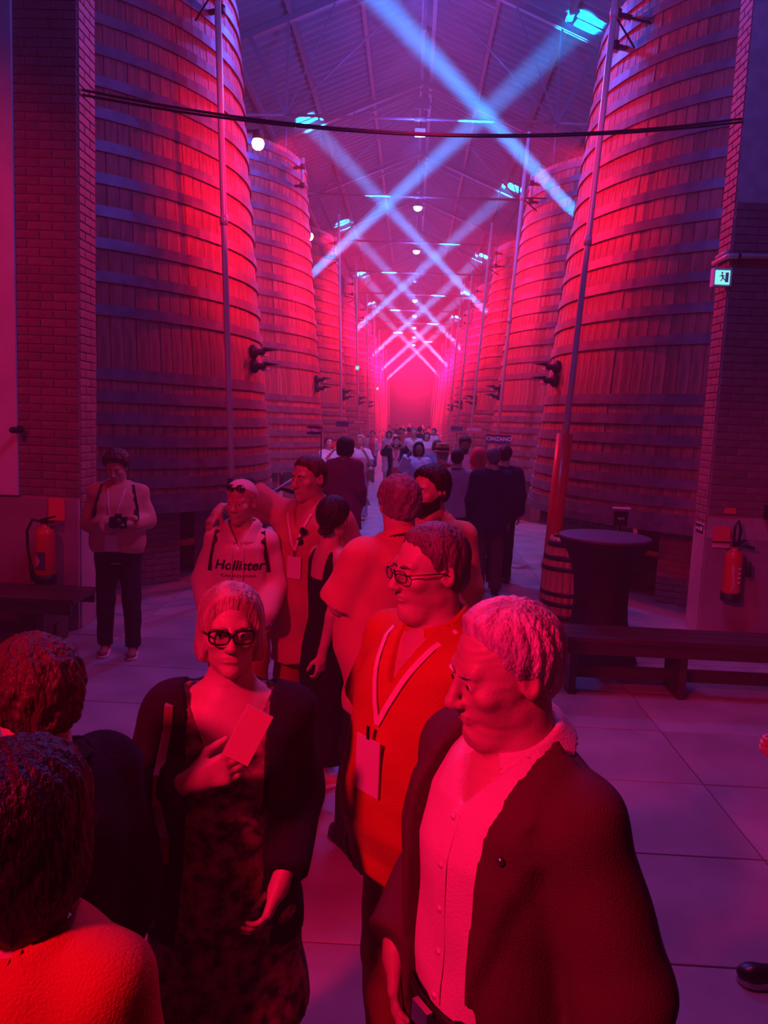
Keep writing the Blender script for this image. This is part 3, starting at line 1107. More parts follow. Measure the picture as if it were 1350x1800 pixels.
                d = np.maximum(d, hz - z) if not c.get('keepsleeve', True) else np.where(
                    (np.abs(x) < ia.max() + .02 + t), np.maximum(d, hz - z), d)
                return d.astype(F)
            part({'top': c.get('name', 'shirt'), 'jacket': 'jacket', 'dress': 'dress'}[kd], fn, m, h, (x0, y0, min(hem - .06, min(J['wrR'][2], J['wrL'][2]) - .1)), (x1, y1, max(1.56, J['wrR'][2] + .1, J['wrL'][2] + .1, J['elR'][2] + .1)), lab=c.get('lab'))
        elif kd in ('trousers', 'skirt'):
            hem = c.get('hem', .07); wz = c.get('waist', 1.0)
            if kd == 'trousers':
                def fn(P, t=t):
                    d = profd(P, [.78, .88, .96, 1.06, 1.18], ta[:5] * 1.0, tb[:5], tc[:5], 2.3, t * .8)
                    d = smax(d, .80 - P[:, 2], .05)
                    for n, s in (('R', -1), ('L', 1)):
                        d = smin(d, capd(P, J['hp' + n], J['kn' + n], .082 * fat + t, .056 + t), .03)
                        d = smin(d, capd(P, J['kn' + n], J['an' + n], .056 + t, .044 + t * c.get('cuff', 1.0)), .02)
                    d = d + wrinkle(P)
                    z = P[:, 2]
                    return np.maximum(np.maximum(d, z - wz), hem - z).astype(F)
                part('trousers', fn, m, h, (x0, y0, hem - .02), (x1, y1, wz + .03), lab=c.get('lab'))
            else:
                fl_ = c.get('flare', .12)
                zz = [hem - .05, .5, .80, .88, .96, 1.06, 1.18]
                zz = [hem - .05] + [q_ for q_ in zz[1:] if q_ > hem]
                ia = [np.interp(z, ZS, ta) + max(0, .88 - z) * fl_ for z in zz]
                ib = [np.interp(z, ZS, tb) + max(0, .88 - z) * fl_ for z in zz]
                ic = [np.interp(z, ZS, tc) for z in zz]
                fr = c.get('fr', 12)
                def fn(P, t=t):
                    d = profd(P, zz, ia, ib, ic, 2.2, t)
                    an = np.arctan2(P[:, 0], P[:, 1])
                    d = d + (np.sin(an * fr + ph) * .012 * np.clip((.95 - P[:, 2]) / .5, 0, 1)).astype(F) + wrinkle(P) * .5
                    z = P[:, 2]
                    return np.maximum(np.maximum(d, z - wz), hem - z).astype(F)
                part('skirt', fn, m, h, (x0, y0, hem - .02), (x1, y1, wz + .03), lab=c.get('lab'))
        elif kd == 'shoes':
            for n in 'RL':
                a_ = J['an' + n]
                ty = c.get('toe', 0) * (1 if n == 'L' else -1)
                def up(P):
                    Q = P - A((a_[0], a_[1], 0))
                    d = capd(Q, (0, .035, .045), (ty, -.14, .035), .036, .034)
                    d = smin(d, elld(Q, (ty, -.150, .036), (.042, .055, .032)), .02)
                    d = smin(d, capd(Q, (0, .02, .05), (0, .015, .10), .040, .040), .02)
                    d = smax(d, .014 - P[:, 2], .004)
                    return smax(d, P[:, 2] - c.get('top', .115), .004)
                def sole(P):
                    Q = P - A((a_[0], a_[1], 0))
                    d = capd(Q * A((1, 1, 0)), (0, .035, 0), (ty, -.155, 0), .043, .047)
                    return np.maximum(d, np.abs(P[:, 2] - .014) - .013)
                if a_[2] > .3: continue
                sh = part('shoe', up, m, c.get('res', .008), (a_[0] - .09, a_[1] - .23, 0.005), (a_[0] + .09, a_[1] + .10, .13))
                part('sole', sole, c.get('sole', M_black), c.get('res', .008), (a_[0] - .09, a_[1] - .23, -.005), (a_[0] + .09, a_[1] + .10, .045), parent=sh)
        elif kd == 'collar':
            zt = c.get('z', 1.515); rr = c.get('r', .066); gp = c.get('gap', .03); ln = c.get('len', .055)
            def fn(P):
                P = ua(P)
                x, y, z = P[:, 0], P[:, 1] - .018, P[:, 2]
                zt_ = zt + .42 * y
                rho = np.sqrt(x * x + y * y * .92)
                dz = zt_ - z
                fl2 = np.abs(rho - (rr + .62 * dz)) * .85 - .0045
                front = np.clip(-y / .08, 0, 1)
                l2 = ln * (1 + .55 * front)
                d = np.maximum(fl2, np.maximum(-dz, dz - l2))
                st = np.maximum(np.abs(rho - rr + .004) - .004, np.maximum(-dz - .0, dz - ln * .9))
                d = np.minimum(d, st)
                wdg = (gp + np.clip(dz, 0, 1) * c.get('spread', .5)) - np.abs(x)
                d = np.where(y < 0, np.maximum(d, wdg), d)
                return d.astype(F)
            part('collar', fn, m, c.get('res', .005), (-.16, -.16, 1.36), (.16, .16, 1.60), lab=c.get('lab'))
        elif kd == 'custom':
            part(c['name'], c['fn'](J, ua, hq, Rh), m, c.get('res', res), c['lo'], c['hi'], lab=c.get('lab'))

    # ---------------- hair
    if hair:
        st = hair.get('style', 'short'); t = hair.get('t', .010); hm = hair['mat']
        hy = {'short': [(-.12, .102), (-.085, .086), (-.058, .068), (-.034, .036), (-.012, -.002), (.02, -.016), (.05, -.055), (.12, -.075)],
              'bob': [(-.12, .118), (-.088, .104), (-.074, .080), (-.062, .03), (-.055, -.01), (-.046, -.045), (-.02, -.085), (.05, -.095), (.12, -.095)],
              'long': [(-.12, .070), (-.085, .060), (-.055, .030), (-.035, -.10), (.0, -.2), (.05, -.22), (.12, -.22)],
              'bun': [(-.12, .080), (-.075, .065), (-.045, .040), (-.02, .01), (.02, -.010), (.05, -.065), (.12, -.090)]}
        lim = hair.get('line', hy.get(st))
        cur = hair.get('curl', 0.0); part_x = hair.get('part', 0.0); amp = hair.get('amp', .0022)
        def hf(P):
            Q = hq(ua(P))
            x, y, z = Q[:, 0], Q[:, 1], Q[:, 2]
            lz = np.interp(y, [q_[0] for q_ in lim], [q_[1] for q_ in lim]).astype(F) + np.sin(x * 210 + y * 130).astype(F) * .003
            g_ = np.clip((z - lz) / .04, 0, 1); g_ = .04 + .96 * g_ * g_ * (3 - 2 * g_)
            if st in ('bob', 'long'): g_ = np.where(y > -.05, 1, g_)
            tt = (t * g_ + hair.get('top', 0.0) * np.clip(z / .1, 0, 1) * g_).astype(F)
            d = elld(Q, (0, .014, .0295), (.0778, .0998, .0910)) - tt
            if st in ('bob', 'long'):
                d = smin(d, elld(Q, (0, .020, -.045), (.083 + t * .5, .080, .080)) - t * .8, .03)
            if st == 'long':
                d = smin(d, elld(Q, (0, .055, -.13), (.085, .05, .12)), .04)
            if st == 'bun':
                d = smin(d, elld(Q, (0, .085, hair.get('bz', -.045)), (.045, .04, .042)), .02)
            else:
                d = smin(d, elld(Q, (0, .040, -.02), (.068, .072, .06)) - t * .5 * g_, .015)
            ph_ = np.arctan2(x - part_x, y - .03 + .0)
            r_ = np.sqrt((x - part_x) ** 2 + (y - .03) ** 2)
            d = d + (np.sin(ph_ * 48 + 5 * np.sin(z * 30 + x * 20)) * amp * .6 + np.sin(ph_ * 13 + 4 * np.sin(z * 22)) * amp * .7).astype(F)
            if cur:
                d = d + (np.sin(x * 95 + 3 * np.sin(y * 60)) * np.sin(y * 90 + 2 * np.sin(z * 70)) * np.sin(z * 85 + 2 * np.sin(x * 50)) * cur).astype(F)
            d = smax(d, (lz - z) * .75, .005)
            if st in ('bob', 'long'):      # keep the face free
                d = smax(d, -elld(Q, (0, -.098, -.045), (.064, .075, .098)), .006)
            if hair.get('bald'):
                d = smax(d, -elld(Q, (0, -.02, .11), (.060 * hair['bald'], .085 * hair['bald'], .06)), .01)
            return (d * hs).astype(F)
        hp = A((0, 0, 0))
        cx_, cy_ = lean[0] * .68, lean[1] * .68
        part('hair', hf, hm, hair.get('res', face_res or min(res, .008)), (cx_ - .17, cy_ - .19, 1.36), (cx_ + .17, cy_ + .20, 1.80), lab=hair.get('lab'))
        if hair.get('beard'):
            def bf(P):
                Q = hq(ua(P))
                d = head_sdf(Q, o) - hair['beard']
                x, y, z = Q[:, 0], Q[:, 1], Q[:, 2]
                lz = np.interp(y, [-.12, -.09, -.05, -.01, .02], [-.040, -.045, -.045, -.02, .01])
                d = smax(d, z - lz, .006)
                d = smax(d, -(z + .145), .006)
                d = smax(d, y - .012, .006)
                d = smax(d, -elld(Q, (0, -.105, -.0615), (.022, .02, .0085)), .003)
                return (d + np.sin(x * 300) * np.sin(z * 280) * .0008).astype(F)
            part('beard', bf, hm, face_res or .006, (cx_ - .13, cy_ - .17, 1.44), (cx_ + .13, cy_ + .13, 1.66))
    # ---------------- eyes, brows
    def hw(p):      # head-local point -> person-local (unscaled)
        q = (A(p) * F(hs)) + HC
        q = Rh @ (q - HPIV) + HPIV
        z = max(0, q[2] - .95)
        return Vector((q[0] + z * lean[0], q[1] + z * lean[1], q[2])) * S
    if res < .02 and not o.get('noface'):
        Rm = Matrix([list(r) for r in Rh.tolist()])
        for s in (-1, 1):
            MB().lathe([(.0005, -.0118), (.0083, -.0083), (.0118, 0), (.0083, .0083), (.0005, .0118)], 14, M=Rm @ Matrix.Rotation(math.pi / 2, 3, 'X'), c=hw((s * .031, -.0785, .0048)))\
                .obj('eye', M_eye, root)
            e = root.children[-1]
            MB().lathe([(.0005, .0125), (.003, .0122), (.0046, .0114), (.0046, .009)], 12, M=Rm @ Matrix.Rotation(math.pi / 2, 3, 'X'), c=hw((s * .031, -.0785, .0048)))\
                .obj('iris', M_iris, e)
            MB().tube([hw((s * .012, -.0935, .0215)), hw((s * .026, -.0935, .0265)), hw((s * .040, -.085, .0245)), hw((s * .047, -.078, .020))], [.0022, .0034, .003, .0012], 6)\
                .obj('eyebrow', o.get('brow', (hair or {}).get('mat', M_hair_dark)), root)
    if o.get('glasses'):
        g_ = o['glasses']
        hgt = g_.get('h', .017); wd_ = g_.get('w', .026); th = g_.get('t', .0022); m = g_['mat']
        fr = MB()
        for s in (-1, 1):
            pts = []
            for k in range(25):
                a = 2 * math.pi * k / 24
                ca, sa = math.cos(a), math.sin(a)
                px = math.copysign(abs(ca) ** .75, ca) * wd_
                pz = math.copysign(abs(sa) ** .75, sa) * hgt
                if g_.get('cat') and sa > 0: pz += max(0, ca * s) * .005
                pts.append(hw((s * .033 + px, -.1085 + .010 * ((s * .033 + px) / .06) ** 2, .002 + pz)))
            thk = [th * (1.7 if g_.get('cat') and 1 <= k <= 11 else 1.0) for k in range(25)]
            fr.tube(pts, thk, 6, False)
            fr.tube([hw((s * (.033 + wd_ * .95), -.099, .008)), hw((s * .074, -.07, .010)), hw((s * .084, .0, .008)), hw((s * .082, .018, -.006))], th, 6)
        fr.tube([hw((-.008, -.108, .006)), hw((0, -.112, .009)), hw((.008, -.108, .006))], th, 6)
        gl = fr.obj('glasses', m, root)
        for s in (-1, 1):
            MB().add([hw((s * .033 + math.cos(a) * wd_ * .95, -.107, .002 + math.sin(a) * hgt * .95)) for a in [2 * math.pi * k / 16 for k in range(16)]], [tuple(range(16))]).obj('lens', M_lens, gl)
    root['S'] = S
    if extras: extras(root, S, J, hw)
    return root


# skin, hair, cloth materials
def cloth(name, c, rough=.8, noise=.12, bump=.25, **k): return mat(name, c, rough, noise=noise, nscale=6, bump=bump, bscale=260, spec=.25, **k)
M_skin = mat('skin', (.62, .38, .30), .5, noise=.12, nscale=14, bump=.08, bscale=180)
M_skin_dark = mat('dark_skin', (.22, .12, .09), .5, noise=.12, nscale=14)
M_eye = mat('eye_white', (.75, .7, .68), .2)
M_iris = mat('iris', (.04, .025, .02), .15)
M_lens = bpy.data.materials.new('lens_glass'); M_lens.use_nodes = True
_t = M_lens.node_tree; _t.nodes.clear()
_o = _t.nodes.new('ShaderNodeOutputMaterial'); _m = _t.nodes.new('ShaderNodeMixShader'); _a = _t.nodes.new('ShaderNodeBsdfTransparent'); _b = _t.nodes.new('ShaderNodeBsdfGlossy')
_b.inputs['Roughness'].default_value = .05; _m.inputs[0].default_value = .10
_a.inputs[0].default_value = (.85, .85, .88, 1)
_t.links.new(_a.outputs[0], _m.inputs[1]); _t.links.new(_b.outputs[0], _m.inputs[2]); _t.links.new(_m.outputs[0], _o.inputs['Surface'])
def hairmat(n, c): return mat(n, c, .45, noise=.45, nscale=30, bump=.6, bscale=120, stretch=(1, 1, .25), spec=.4)
M_hair_dark = hairmat('dark_hair', (.02, .013, .012))
M_hair_brown = hairmat('brown_hair', (.10, .055, .035))
M_hair_grey = hairmat('grey_hair', (.28, .25, .25))
M_hair_greydark = hairmat('greying_hair', (.20, .17, .17))
M_hair_white = hairmat('white_hair', (.80, .76, .76))
M_hair_blonde = hairmat('blonde_hair', (.62, .48, .34))
M_frame = mat('glasses_frame', (.01, .01, .012), .3)
M_jeans = cloth('dark_jeans', (.02, .022, .045))
M_blacktr = cloth('black_trousers', (.015, .014, .02))

# ------------------------------------------------------------------ the people nearest to the camera
M_blazer = cloth('maroon_blazer', (.10, .035, .045), .85)
M_shirt_pale = cloth('pale_shirt', (.82, .66, .66), .7, fold=0) if False else cloth('pale_shirt', (.82, .64, .64), .7)
M_polo = cloth('orange_polo', (.60, .05, .02), .75)
M_rusttr = cloth('rust_trousers', (.42, .10, .06), .85)
M_cardigan = cloth('black_cardigan', (.022, .018, .03), .95, bump=.6)
M_cardpat = mat('patterned_dress', (.40, .13, .16), .8, col2=(.05, .02, .05), nscale=30, bump=.2, bscale=200, spec=.2)
M_redshirt = cloth('coral_shirt', (.80, .26, .24), .8)
M_tan = cloth('tan_blazer', (.62, .34, .20), .85)
M_hood = cloth('pale_hoodie', (.86, .62, .58), .9)
M_tallshirt = cloth('rose_shirt', (.62, .18, .18), .8)
M_jumper = cloth('peach_jumper', (.80, .42, .34), .9, bump=.5)
M_dressblack = cloth('black_dress', (.012, .01, .018), .8)
M_maroon = cloth('wine_jacket', (.34, .02, .09), .85)
M_navyj = cloth('navy_jacket', (.018, .018, .05), .85)
M_brown = cloth('brown_trousers', (.10, .06, .05), .85)
M_badge = mat('badge_card', (.80, .62, .66), .4)
M_ribbon = mat('lanyard_ribbon', (.85, .62, .66), .6)
M_sneak = mat('canvas_sneaker', (.78, .30, .26), .7)
M_solew = mat('white_rubber', (.8, .75, .75), .6)
M_leather = mat('black_leather', (.018, .014, .016), .35)
M_phone = mat('phone_case', (.80, .45, .38), .3)
M_metal = mat('silver_metal', (.7, .7, .72), .25, 1.0)

NEAR = .0036
def ribbon(root, pts, wd, m, name='lanyard', S=1.0, nrm=(0, -1, 0), th=.0015):
    b = MB()
    pts = [Vector(p) * S for p in pts]
    vs = []; fs = []
    for i, p in enumerate(pts):
        d = (pts[min(i + 1, len(pts) - 1)] - pts[max(i - 1, 0)]).normalized()
        s = d.cross(Vector(nrm)).normalized() * wd * S / 2
        n = Vector(nrm).normalized() * th
        vs += [p - s, p + s, p + s + n, p - s + n]
    for i in range(len(pts) - 1):
        for k in range(4):
            k2 = (k + 1) % 4
            fs.append((i * 4 + k, i * 4 + k2, i * 4 + 4 + k2, i * 4 + 4 + k))
    fs += [(3, 2, 1, 0), tuple((len(pts) - 1) * 4 + k for k in range(4))]
    b.add(vs, fs)
    return b.obj(name, m, root)

def surf_y(ob, x, z, S, y0=-1.0):
    """front surface (towards -Y) of a garment at template x, z"""
    hit, p, n, i = ob.ray_cast(Vector((x * S, y0, z * S)), Vector((0, 1, 0)))
    return p.y / S if hit else None

def child(root, name):
    for c in root.children:
        if c.name.split('.')[0] == name: return c

def lanyard_on(root, S, xr, xl, ztop, xv, zv, badge, wd=.016, garments=('shirt',), tilt=0.0, ins=None, strap_mat=None):
    bpy.context.view_layer.update()
    gs = [child(root, g) for g in garments]
    def yy(x, z, off=.006):
        c = [surf_y(g, x, z, S) for g in gs if g]
        c = [v for v in c if v is not None]
        return (min(c) if c else -.12) - off
    for x0 in (xr, xl):
        pts = []
        for k in range(9):
            t = k / 8
            x = x0 + (xv - x0) * t; z = ztop + (zv - ztop) * t
            pts.append((x, yy(x, z), z))
        pts.insert(0, (x0 * 1.15, -.01, ztop + .04))
        ribbon(root, pts, wd, strap_mat or M_ribbon, 'lanyard', S)
    bw, bh = badge
    y = min(yy(xv + sx * bw / 2, zv - .03 - bh * q, .006) for sx in (-1, 0, 1) for q in (0, .5, 1))
    b = MB().box((xv * S, y * S, (zv - .03 - bh / 2) * S), (bw * S, .004, bh * S), M=Matrix.Rotation(tilt, 3, 'Y'))
    bo = b.obj('badge', M_badge, root)
    MB().box((xv * S, y * S - .001, (zv - .015) * S), (.012, .005, .035)).obj('clip', M_metal, bo)
    if ins:
        MB().box(((xv + .0) * S, y * S - .0025, (zv - .03 - bh * .5) * S), (ins[0] * S, .002, ins[1] * S)).obj('print_block', M_iron, bo)

# --- elderly man with white hair
def ex_old(root, S, J, hw):
    bpy.context.view_layer.update()
    jk = child(root, 'jacket')
    y = surf_y(jk, .135, 1.36, S)
    if y is not None:
        MB().lathe([(.001, -.004), (.007, -.003), (.008, .002)], 10, M=Matrix.Rotation(-math.pi / 2, 3, 'X'), c=(.135 * S, y * S - .003, 1.36 * S)).obj('lapel_pin', M_metal, root)
    sh = child(root, 'shirt')
    for k in range(5):
        z = 1.37 - .085 * k
        y = surf_y(sh, 0.0, z, S)
        if y is not None:
            MB().lathe([(.001, .004), (.0055, .003), (.006, -.001)], 10, M=Matrix.Rotation(math.pi / 2, 3, 'X'), c=(0, y * S - .001, z * S)).obj('button', M_badge, root)
    # shirt placket
    ribbon(root, [(0.0, (surf_y(sh, 0, z, S) or -.13) - .0008, z) for z in [1.40 - .02 * i for i in range(20)]], .03, M_shirt_pale, 'placket', S, th=.001)
    # belt
    MB().lathe([(.158 * S, .985 * S), (.162 * S, .985 * S), (.162 * S, 1.02 * S), (.158 * S, 1.02 * S)], 40, closed=True, M=Matrix.Diagonal((1.12, .92, 1)), c=(0, -.012, 0)).obj('belt', M_leather, root)
    MB().box((.0, -.175 * S, 1.0 * S), (.045, .012, .04)).obj('belt_buckle', M_metal, root)

person('elderly white-haired man in a dark maroon blazer over a pale open-collar shirt', (.205, 1.33), -56, 1.69,
       look=(-12, 12, 0), o=dict(w=.98, belly=.25, fw=1.05, nose=1.2, wr=1.0, double_chin=1, hs=.98, mouth=-.004, cutz=.55, brow=M_hair_white, fat=1.05),
       arms=dict(elR=(-.24, .06, 1.14), wrR=(-.16, -.13, 1.03), elL=(.245, .06, 1.13), wrL=(.26, .02, .87),
                 handR=dict(dir=(.35, -.25, -1), nrm=(-.5, -.85, 0), curl=.22, side=1, thumb=.2), handL=dict(curl=.35)),
       res=.011, face_res=NEAR, fine=[(-.12, -.16, .96, .10, .0055)],
       hair=dict(style='short', mat=M_hair_white, t=.012, top=.006, part=.03, amp=.0028, line=[(-.12, .118), (-.085, .104), (-.062, .090), (-.040, .062), (-.018, .012), (.02, -.02), (.05, -.06), (.12, -.085)]),
       clothes=[dict(kind='top', mat=M_shirt_pale, hem=.96, sleeve=.9, vneck=.085, vw=.055, t=.014, fold=.0055, res=.009),
                dict(kind='collar', mat=M_shirt_pale, gap=.022, r=.070, len=.052, spread=.75),
                dict(kind='jacket', mat=M_blazer, hem=.74, sleeve=1.02, t=.032, fold=.005, res=.010, neck=.105, flare=.12, boxy=.0, lapel=1, sr=1.0,
                     open=[(.6, .12, .03), (.95, .098, .012), (1.1, .09, .008), (1.25, .092, .004), (1.4, .10, 0), (1.5, .10, 0)]),
                dict(kind='trousers', mat=M_blacktr, waist=1.02, t=.018)],
       extras=ex_old)

# --- man in the orange polo shirt with glasses
def ex_polo(root, S, J, hw):
    lanyard_on(root, S, -.085, .085, 1.45, .0, 1.25, (.088, .145))
    bpy.context.view_layer.update()
person('man with glasses in an orange polo shirt wearing a white lanyard and badge', (.078, 1.98), -46, 1.735,
       look=(-16, 4, 0), o=dict(w=1.03, belly=.75, fw=1.04, nose=1.1, wr=.5, double_chin=1, hs=.98, glasses=dict(mat=M_frame, w=.025, h=.015, t=.0016), cutz=.5, brow=M_hair_greydark),
       arms=dict(elR=(-.225, .0, 1.14), wrR=(-.19, -.07, .90), elL=(.225, .04, 1.14), wrL=(.21, -.04, .89)),
       res=.011, face_res=.0042, fine=[(-.22, -.07, .83, .09, .007)],
       hair=dict(style='short', mat=M_hair_greydark, t=.006, top=.005, amp=.002, line=[(-.12, .108), (-.085, .094), (-.060, .078), (-.038, .045), (-.016, .005), (.02, -.02), (.05, -.06), (.12, -.08)]),
       clothes=[dict(kind='top', mat=M_polo, hem=.83, sleeve=.36, vneck=.13, vw=.05, t=.022, fold=.006, res=.010, boxy=.02, flare=.2, sr=1.5),
                dict(kind='collar', mat=M_polo, gap=.018, r=.068, len=.055, spread=.85),
                dict(kind='trousers', mat=M_rusttr, waist=1.0, t=.022)],
       extras=ex_polo)

# --- woman with bobbed hair and glasses
def ex_bob(root, S, J, hw):
    w_ = Vector(J['wrR']) * S
    # phone held in the right hand
    M = Matrix.Rotation(math.radians(28), 3, 'Y') @ Matrix.Rotation(math.radians(-14), 3, 'X')
    MB().box(Vector((.058, -.248, 1.445)) * S, (.062, .010, .115), M=M).obj('phone', M_phone, root)
    p = root.children[-1]
    tag_ = p
    M2 = Matrix.Rotation(math.radians(90), 3, 'X')
    b = MB()
    for s_ in (-1, 1):
        b.tube([hw((s_ * .078, .006, -.034)), hw((s_ * .079, .004, -.050)), hw((s_ * .078, .004, -.066))], [.003, .006, .003], 6)
    b.obj('earrings', M_frame, root)
    bpy.context.view_layer.update()
    jk = child(root, 'jacket')
    pts = [(-.135, .06, 1.475)]
    for z in (1.45, 1.40, 1.35, 1.28, 1.2, 1.12, 1.05):
        y = surf_y(jk, -.15, z, S)
        pts.append((-.15, (y if y is not None else -.1) - .009, z))
    ribbon(root, pts, .022, mat('strap_leather', (.25, .05, .06), .5), 'bag_strap', S)
bobw = person('woman with bobbed hair and dark cat-eye glasses in a black cardigan, raising a phone', (-.415, 1.80), 10, 1.585,
       look=(4, -4, 0), o=dict(fem=1, w=1.03, belly=.35, fw=1.05, wr=.35, hs=.93, glasses=dict(mat=M_frame, w=.028, h=.019, t=.0024, cat=1), cutz=.35, fat=1.05),
       arms=dict(elR=(-.225, -.02, 1.16), wrR=(-.075, -.25, 1.335), elL=(.185, .03, 1.16), wrL=(.15, -.165, 1.02),
                 handR=dict(dir=(.92, -.12, .36), nrm=(-.1, -1, .1), curl=.45, side=-1, thumb=.3), handL=dict(dir=(-.35, -.35, -.8), curl=.4)),
       res=.011, face_res=.0040, fine=[(.0, -.27, 1.37, .12, .0048), (.14, -.19, .95, .08, .007)],
       hair=dict(style='bob', mat=M_hair_blonde, t=.016, top=.006, amp=.0013, part=.03),
       clothes=[dict(kind='dress', name='dress', mat=M_cardpat, hem=.55, sleeve=0, vneck=.20, vw=.115, t=.016, fold=.004, res=.011, neck=.10, flare=.16),
                dict(kind='jacket', mat=M_cardigan, hem=.80, sleeve=.98, t=.028, fold=.006, res=.011, neck=.12, flare=.08, boxy=.0, sr=1.2,
                     open=[(.7, .13, 0), (1.0, .105, 0), (1.2, .095, 0), (1.35, .098, 0), (1.5, .11, 0)])],
       extras=ex_bob)

# --- big man with curly grey hair, seen from behind
person('stout man with wavy grey hair seen from behind, in a loose coral shirt', (-.04, 3.42), -148, 1.745,
       look=(-10, 5, 0), o=dict(w=1.14, belly=1.0, hs=1.0, glasses=dict(mat=M_metal), fat=1.12),
       arms=dict(elL=(.245, -.07, 1.17), wrL=(.10, -.26, 1.14), elR=(-.25, .02, 1.14), wrR=(-.22, -.14, .95)),
       legs=dict(anL=(.16, -.02, .085), knL=(.14, -.04, .5)),
       res=.012, face_res=.006, fine=[(.08, -.27, 1.14, .10, .007)],
       hair=dict(style='short', mat=M_hair_grey, t=.018, top=.004, curl=.004, amp=.003, res=.005, line=[(-.12, .075), (-.07, .06), (-.04, .03), (-.01, -.01), (.04, -.07), (.12, -.09)]),
       clothes=[dict(kind='top', mat=M_redshirt, hem=.70, sleeve=.47, t=.028, fold=.008, boxy=.03, flare=.1, sr=1.05),
                dict(kind='collar', mat=M_redshirt, gap=.03, r=.072, len=.035),
                dict(kind='trousers', mat=M_blacktr, waist=.95, t=.03, cuff=1.6),
                dict(kind='shoes', mat=M_leather)])

# --- bearded man with black hair
person('smiling bearded man with thick black hair in a tan blazer, behind the stout man', (.125, 3.98), -28, 1.765,
       look=(-18, 4, 0), o=dict(mouth=.003, w=1.05),
       arms=dict(elL=(.22, .03, 1.14), wrL=(.21, -.08, .90)),
       res=.013, face_res=.005,
       hair=dict(style='short', mat=M_hair_dark, t=.012, top=.010, amp=.003, beard=.007, line=[(-.12, .108), (-.085, .094), (-.060, .076), (-.036, .042), (-.014, .0), (.02, -.02), (.05, -.055), (.12, -.075)]),
       clothes=[dict(kind='top', mat=M_shirt_pale, hem=.92, sleeve=.9, t=.014, vneck=.09, vw=.05, res=.01),
                dict(kind='collar', mat=M_shirt_pale, gap=.02, res=.006),
                dict(kind='jacket', mat=M_tan, hem=.76, sleeve=1.0, t=.028, fold=.006, neck=.10, lapel=1, open=[(.6, .10, 0), (1.0, .06, 0), (1.3, .06, 0), (1.5, .08, 0)]),
                dict(kind='trousers', mat=M_brown, t=.02), dict(kind='shoes', mat=M_leather)])

# --- woman in the black dress
person('woman with dark pinned-up hair in a long black sleeveless dress, seen from behind', (-.37, 3.86), 128, 1.60,
       look=(30, 6, 0), o=dict(fem=1, hs=1.0, w=.95),
       arms=dict(elR=(-.175, .10, 1.13), wrR=(-.13, .13, .91), elL=(.18, -.05, 1.14), wrL=(.14, -.22, 1.05), handR=dict(dir=(.05, .05, -1), curl=.5)),
       legs=dict(anR=(-.11, -.10, .085), knR=(-.10, -.06, .5)),
       res=.011, face_res=.006, fine=[(-.14, .15, .85, .09, .007)],
       hair=dict(style='bun', mat=M_hair_dark, t=.014, amp=.0025, bz=-.075, res=.005),
       clothes=[dict(kind='dress', mat=M_dressblack, hem=.27, sleeve=0, strap=1.30, t=.014, flare=.02, neck=.10, fold=.004, res=.010, lab='long black dress with shoulder straps'),
                dict(kind='shoes', mat=M_sneak, sole=M_solew, top=.12)])

# --- tall man with his arm over the shoulder of the hooded one
def ex_tall(root, S, J, hw):
    lanyard_on(root, S, -.07, .07, 1.44, .02, 1.25, (.085, .12), wd=.014)
    bpy.context.view_layer.update()
    sh = child(root, 'shirt')
    y = surf_y(sh, .06, 1.33, S) or -.13
    g = MB()
    for dx in (-.028, .028):
        g.lathe([(.001, -.003), (.02, -.003), (.024, 0), (.02, .003), (.001, .003)], 12, M=Matrix.Rotation(math.pi / 2, 3, 'X'), c=((.055 + dx * .35) * S, y * S - .014, (1.33 + dx) * S))
    g.tube([Vector((.07, y - .016, 1.35)) * S, Vector((.045, y - .02, 1.30)) * S], .004, 6)
    g.obj('hanging_sunglasses', M_frame, root)
person('tall short-haired man in a long rose shirt, arm around the hooded person', (-.545, 4.27), -24, 1.785,
       look=(-14, 6, 0), o=dict(w=1.08, belly=.3, mouth=-.002),
       arms=dict(shR=(-.18, 0, 1.42), elR=(-.38, -.04, 1.47), wrR=(-.385, -.30, 1.445), elL=(.26, .04, 1.13), wrL=(.24, -.05, .88),
                 handR=dict(dir=(-.15, -.6, -.65), nrm=(-.3, -.6, 1), curl=.35, side=-1)),
       res=.012, face_res=.005, fine=[(-.40, -.37, 1.36, .11, .007)],
       hair=dict(style='short', mat=M_hair_brown, t=.005, top=.005, amp=.0015),
       clothes=[dict(kind='top', mat=M_tallshirt, hem=.62, sleeve=.42, vneck=.12, vw=.05, t=.03, fold=.007, flare=.06, sr=1.6),
                dict(kind='collar', mat=M_tallshirt, gap=.02, spread=.7),
                dict(kind='trousers', mat=M_rusttr, t=.03, cuff=1.6, fold=.008), dict(kind='shoes', mat=M_leather)],
       extras=ex_tall)

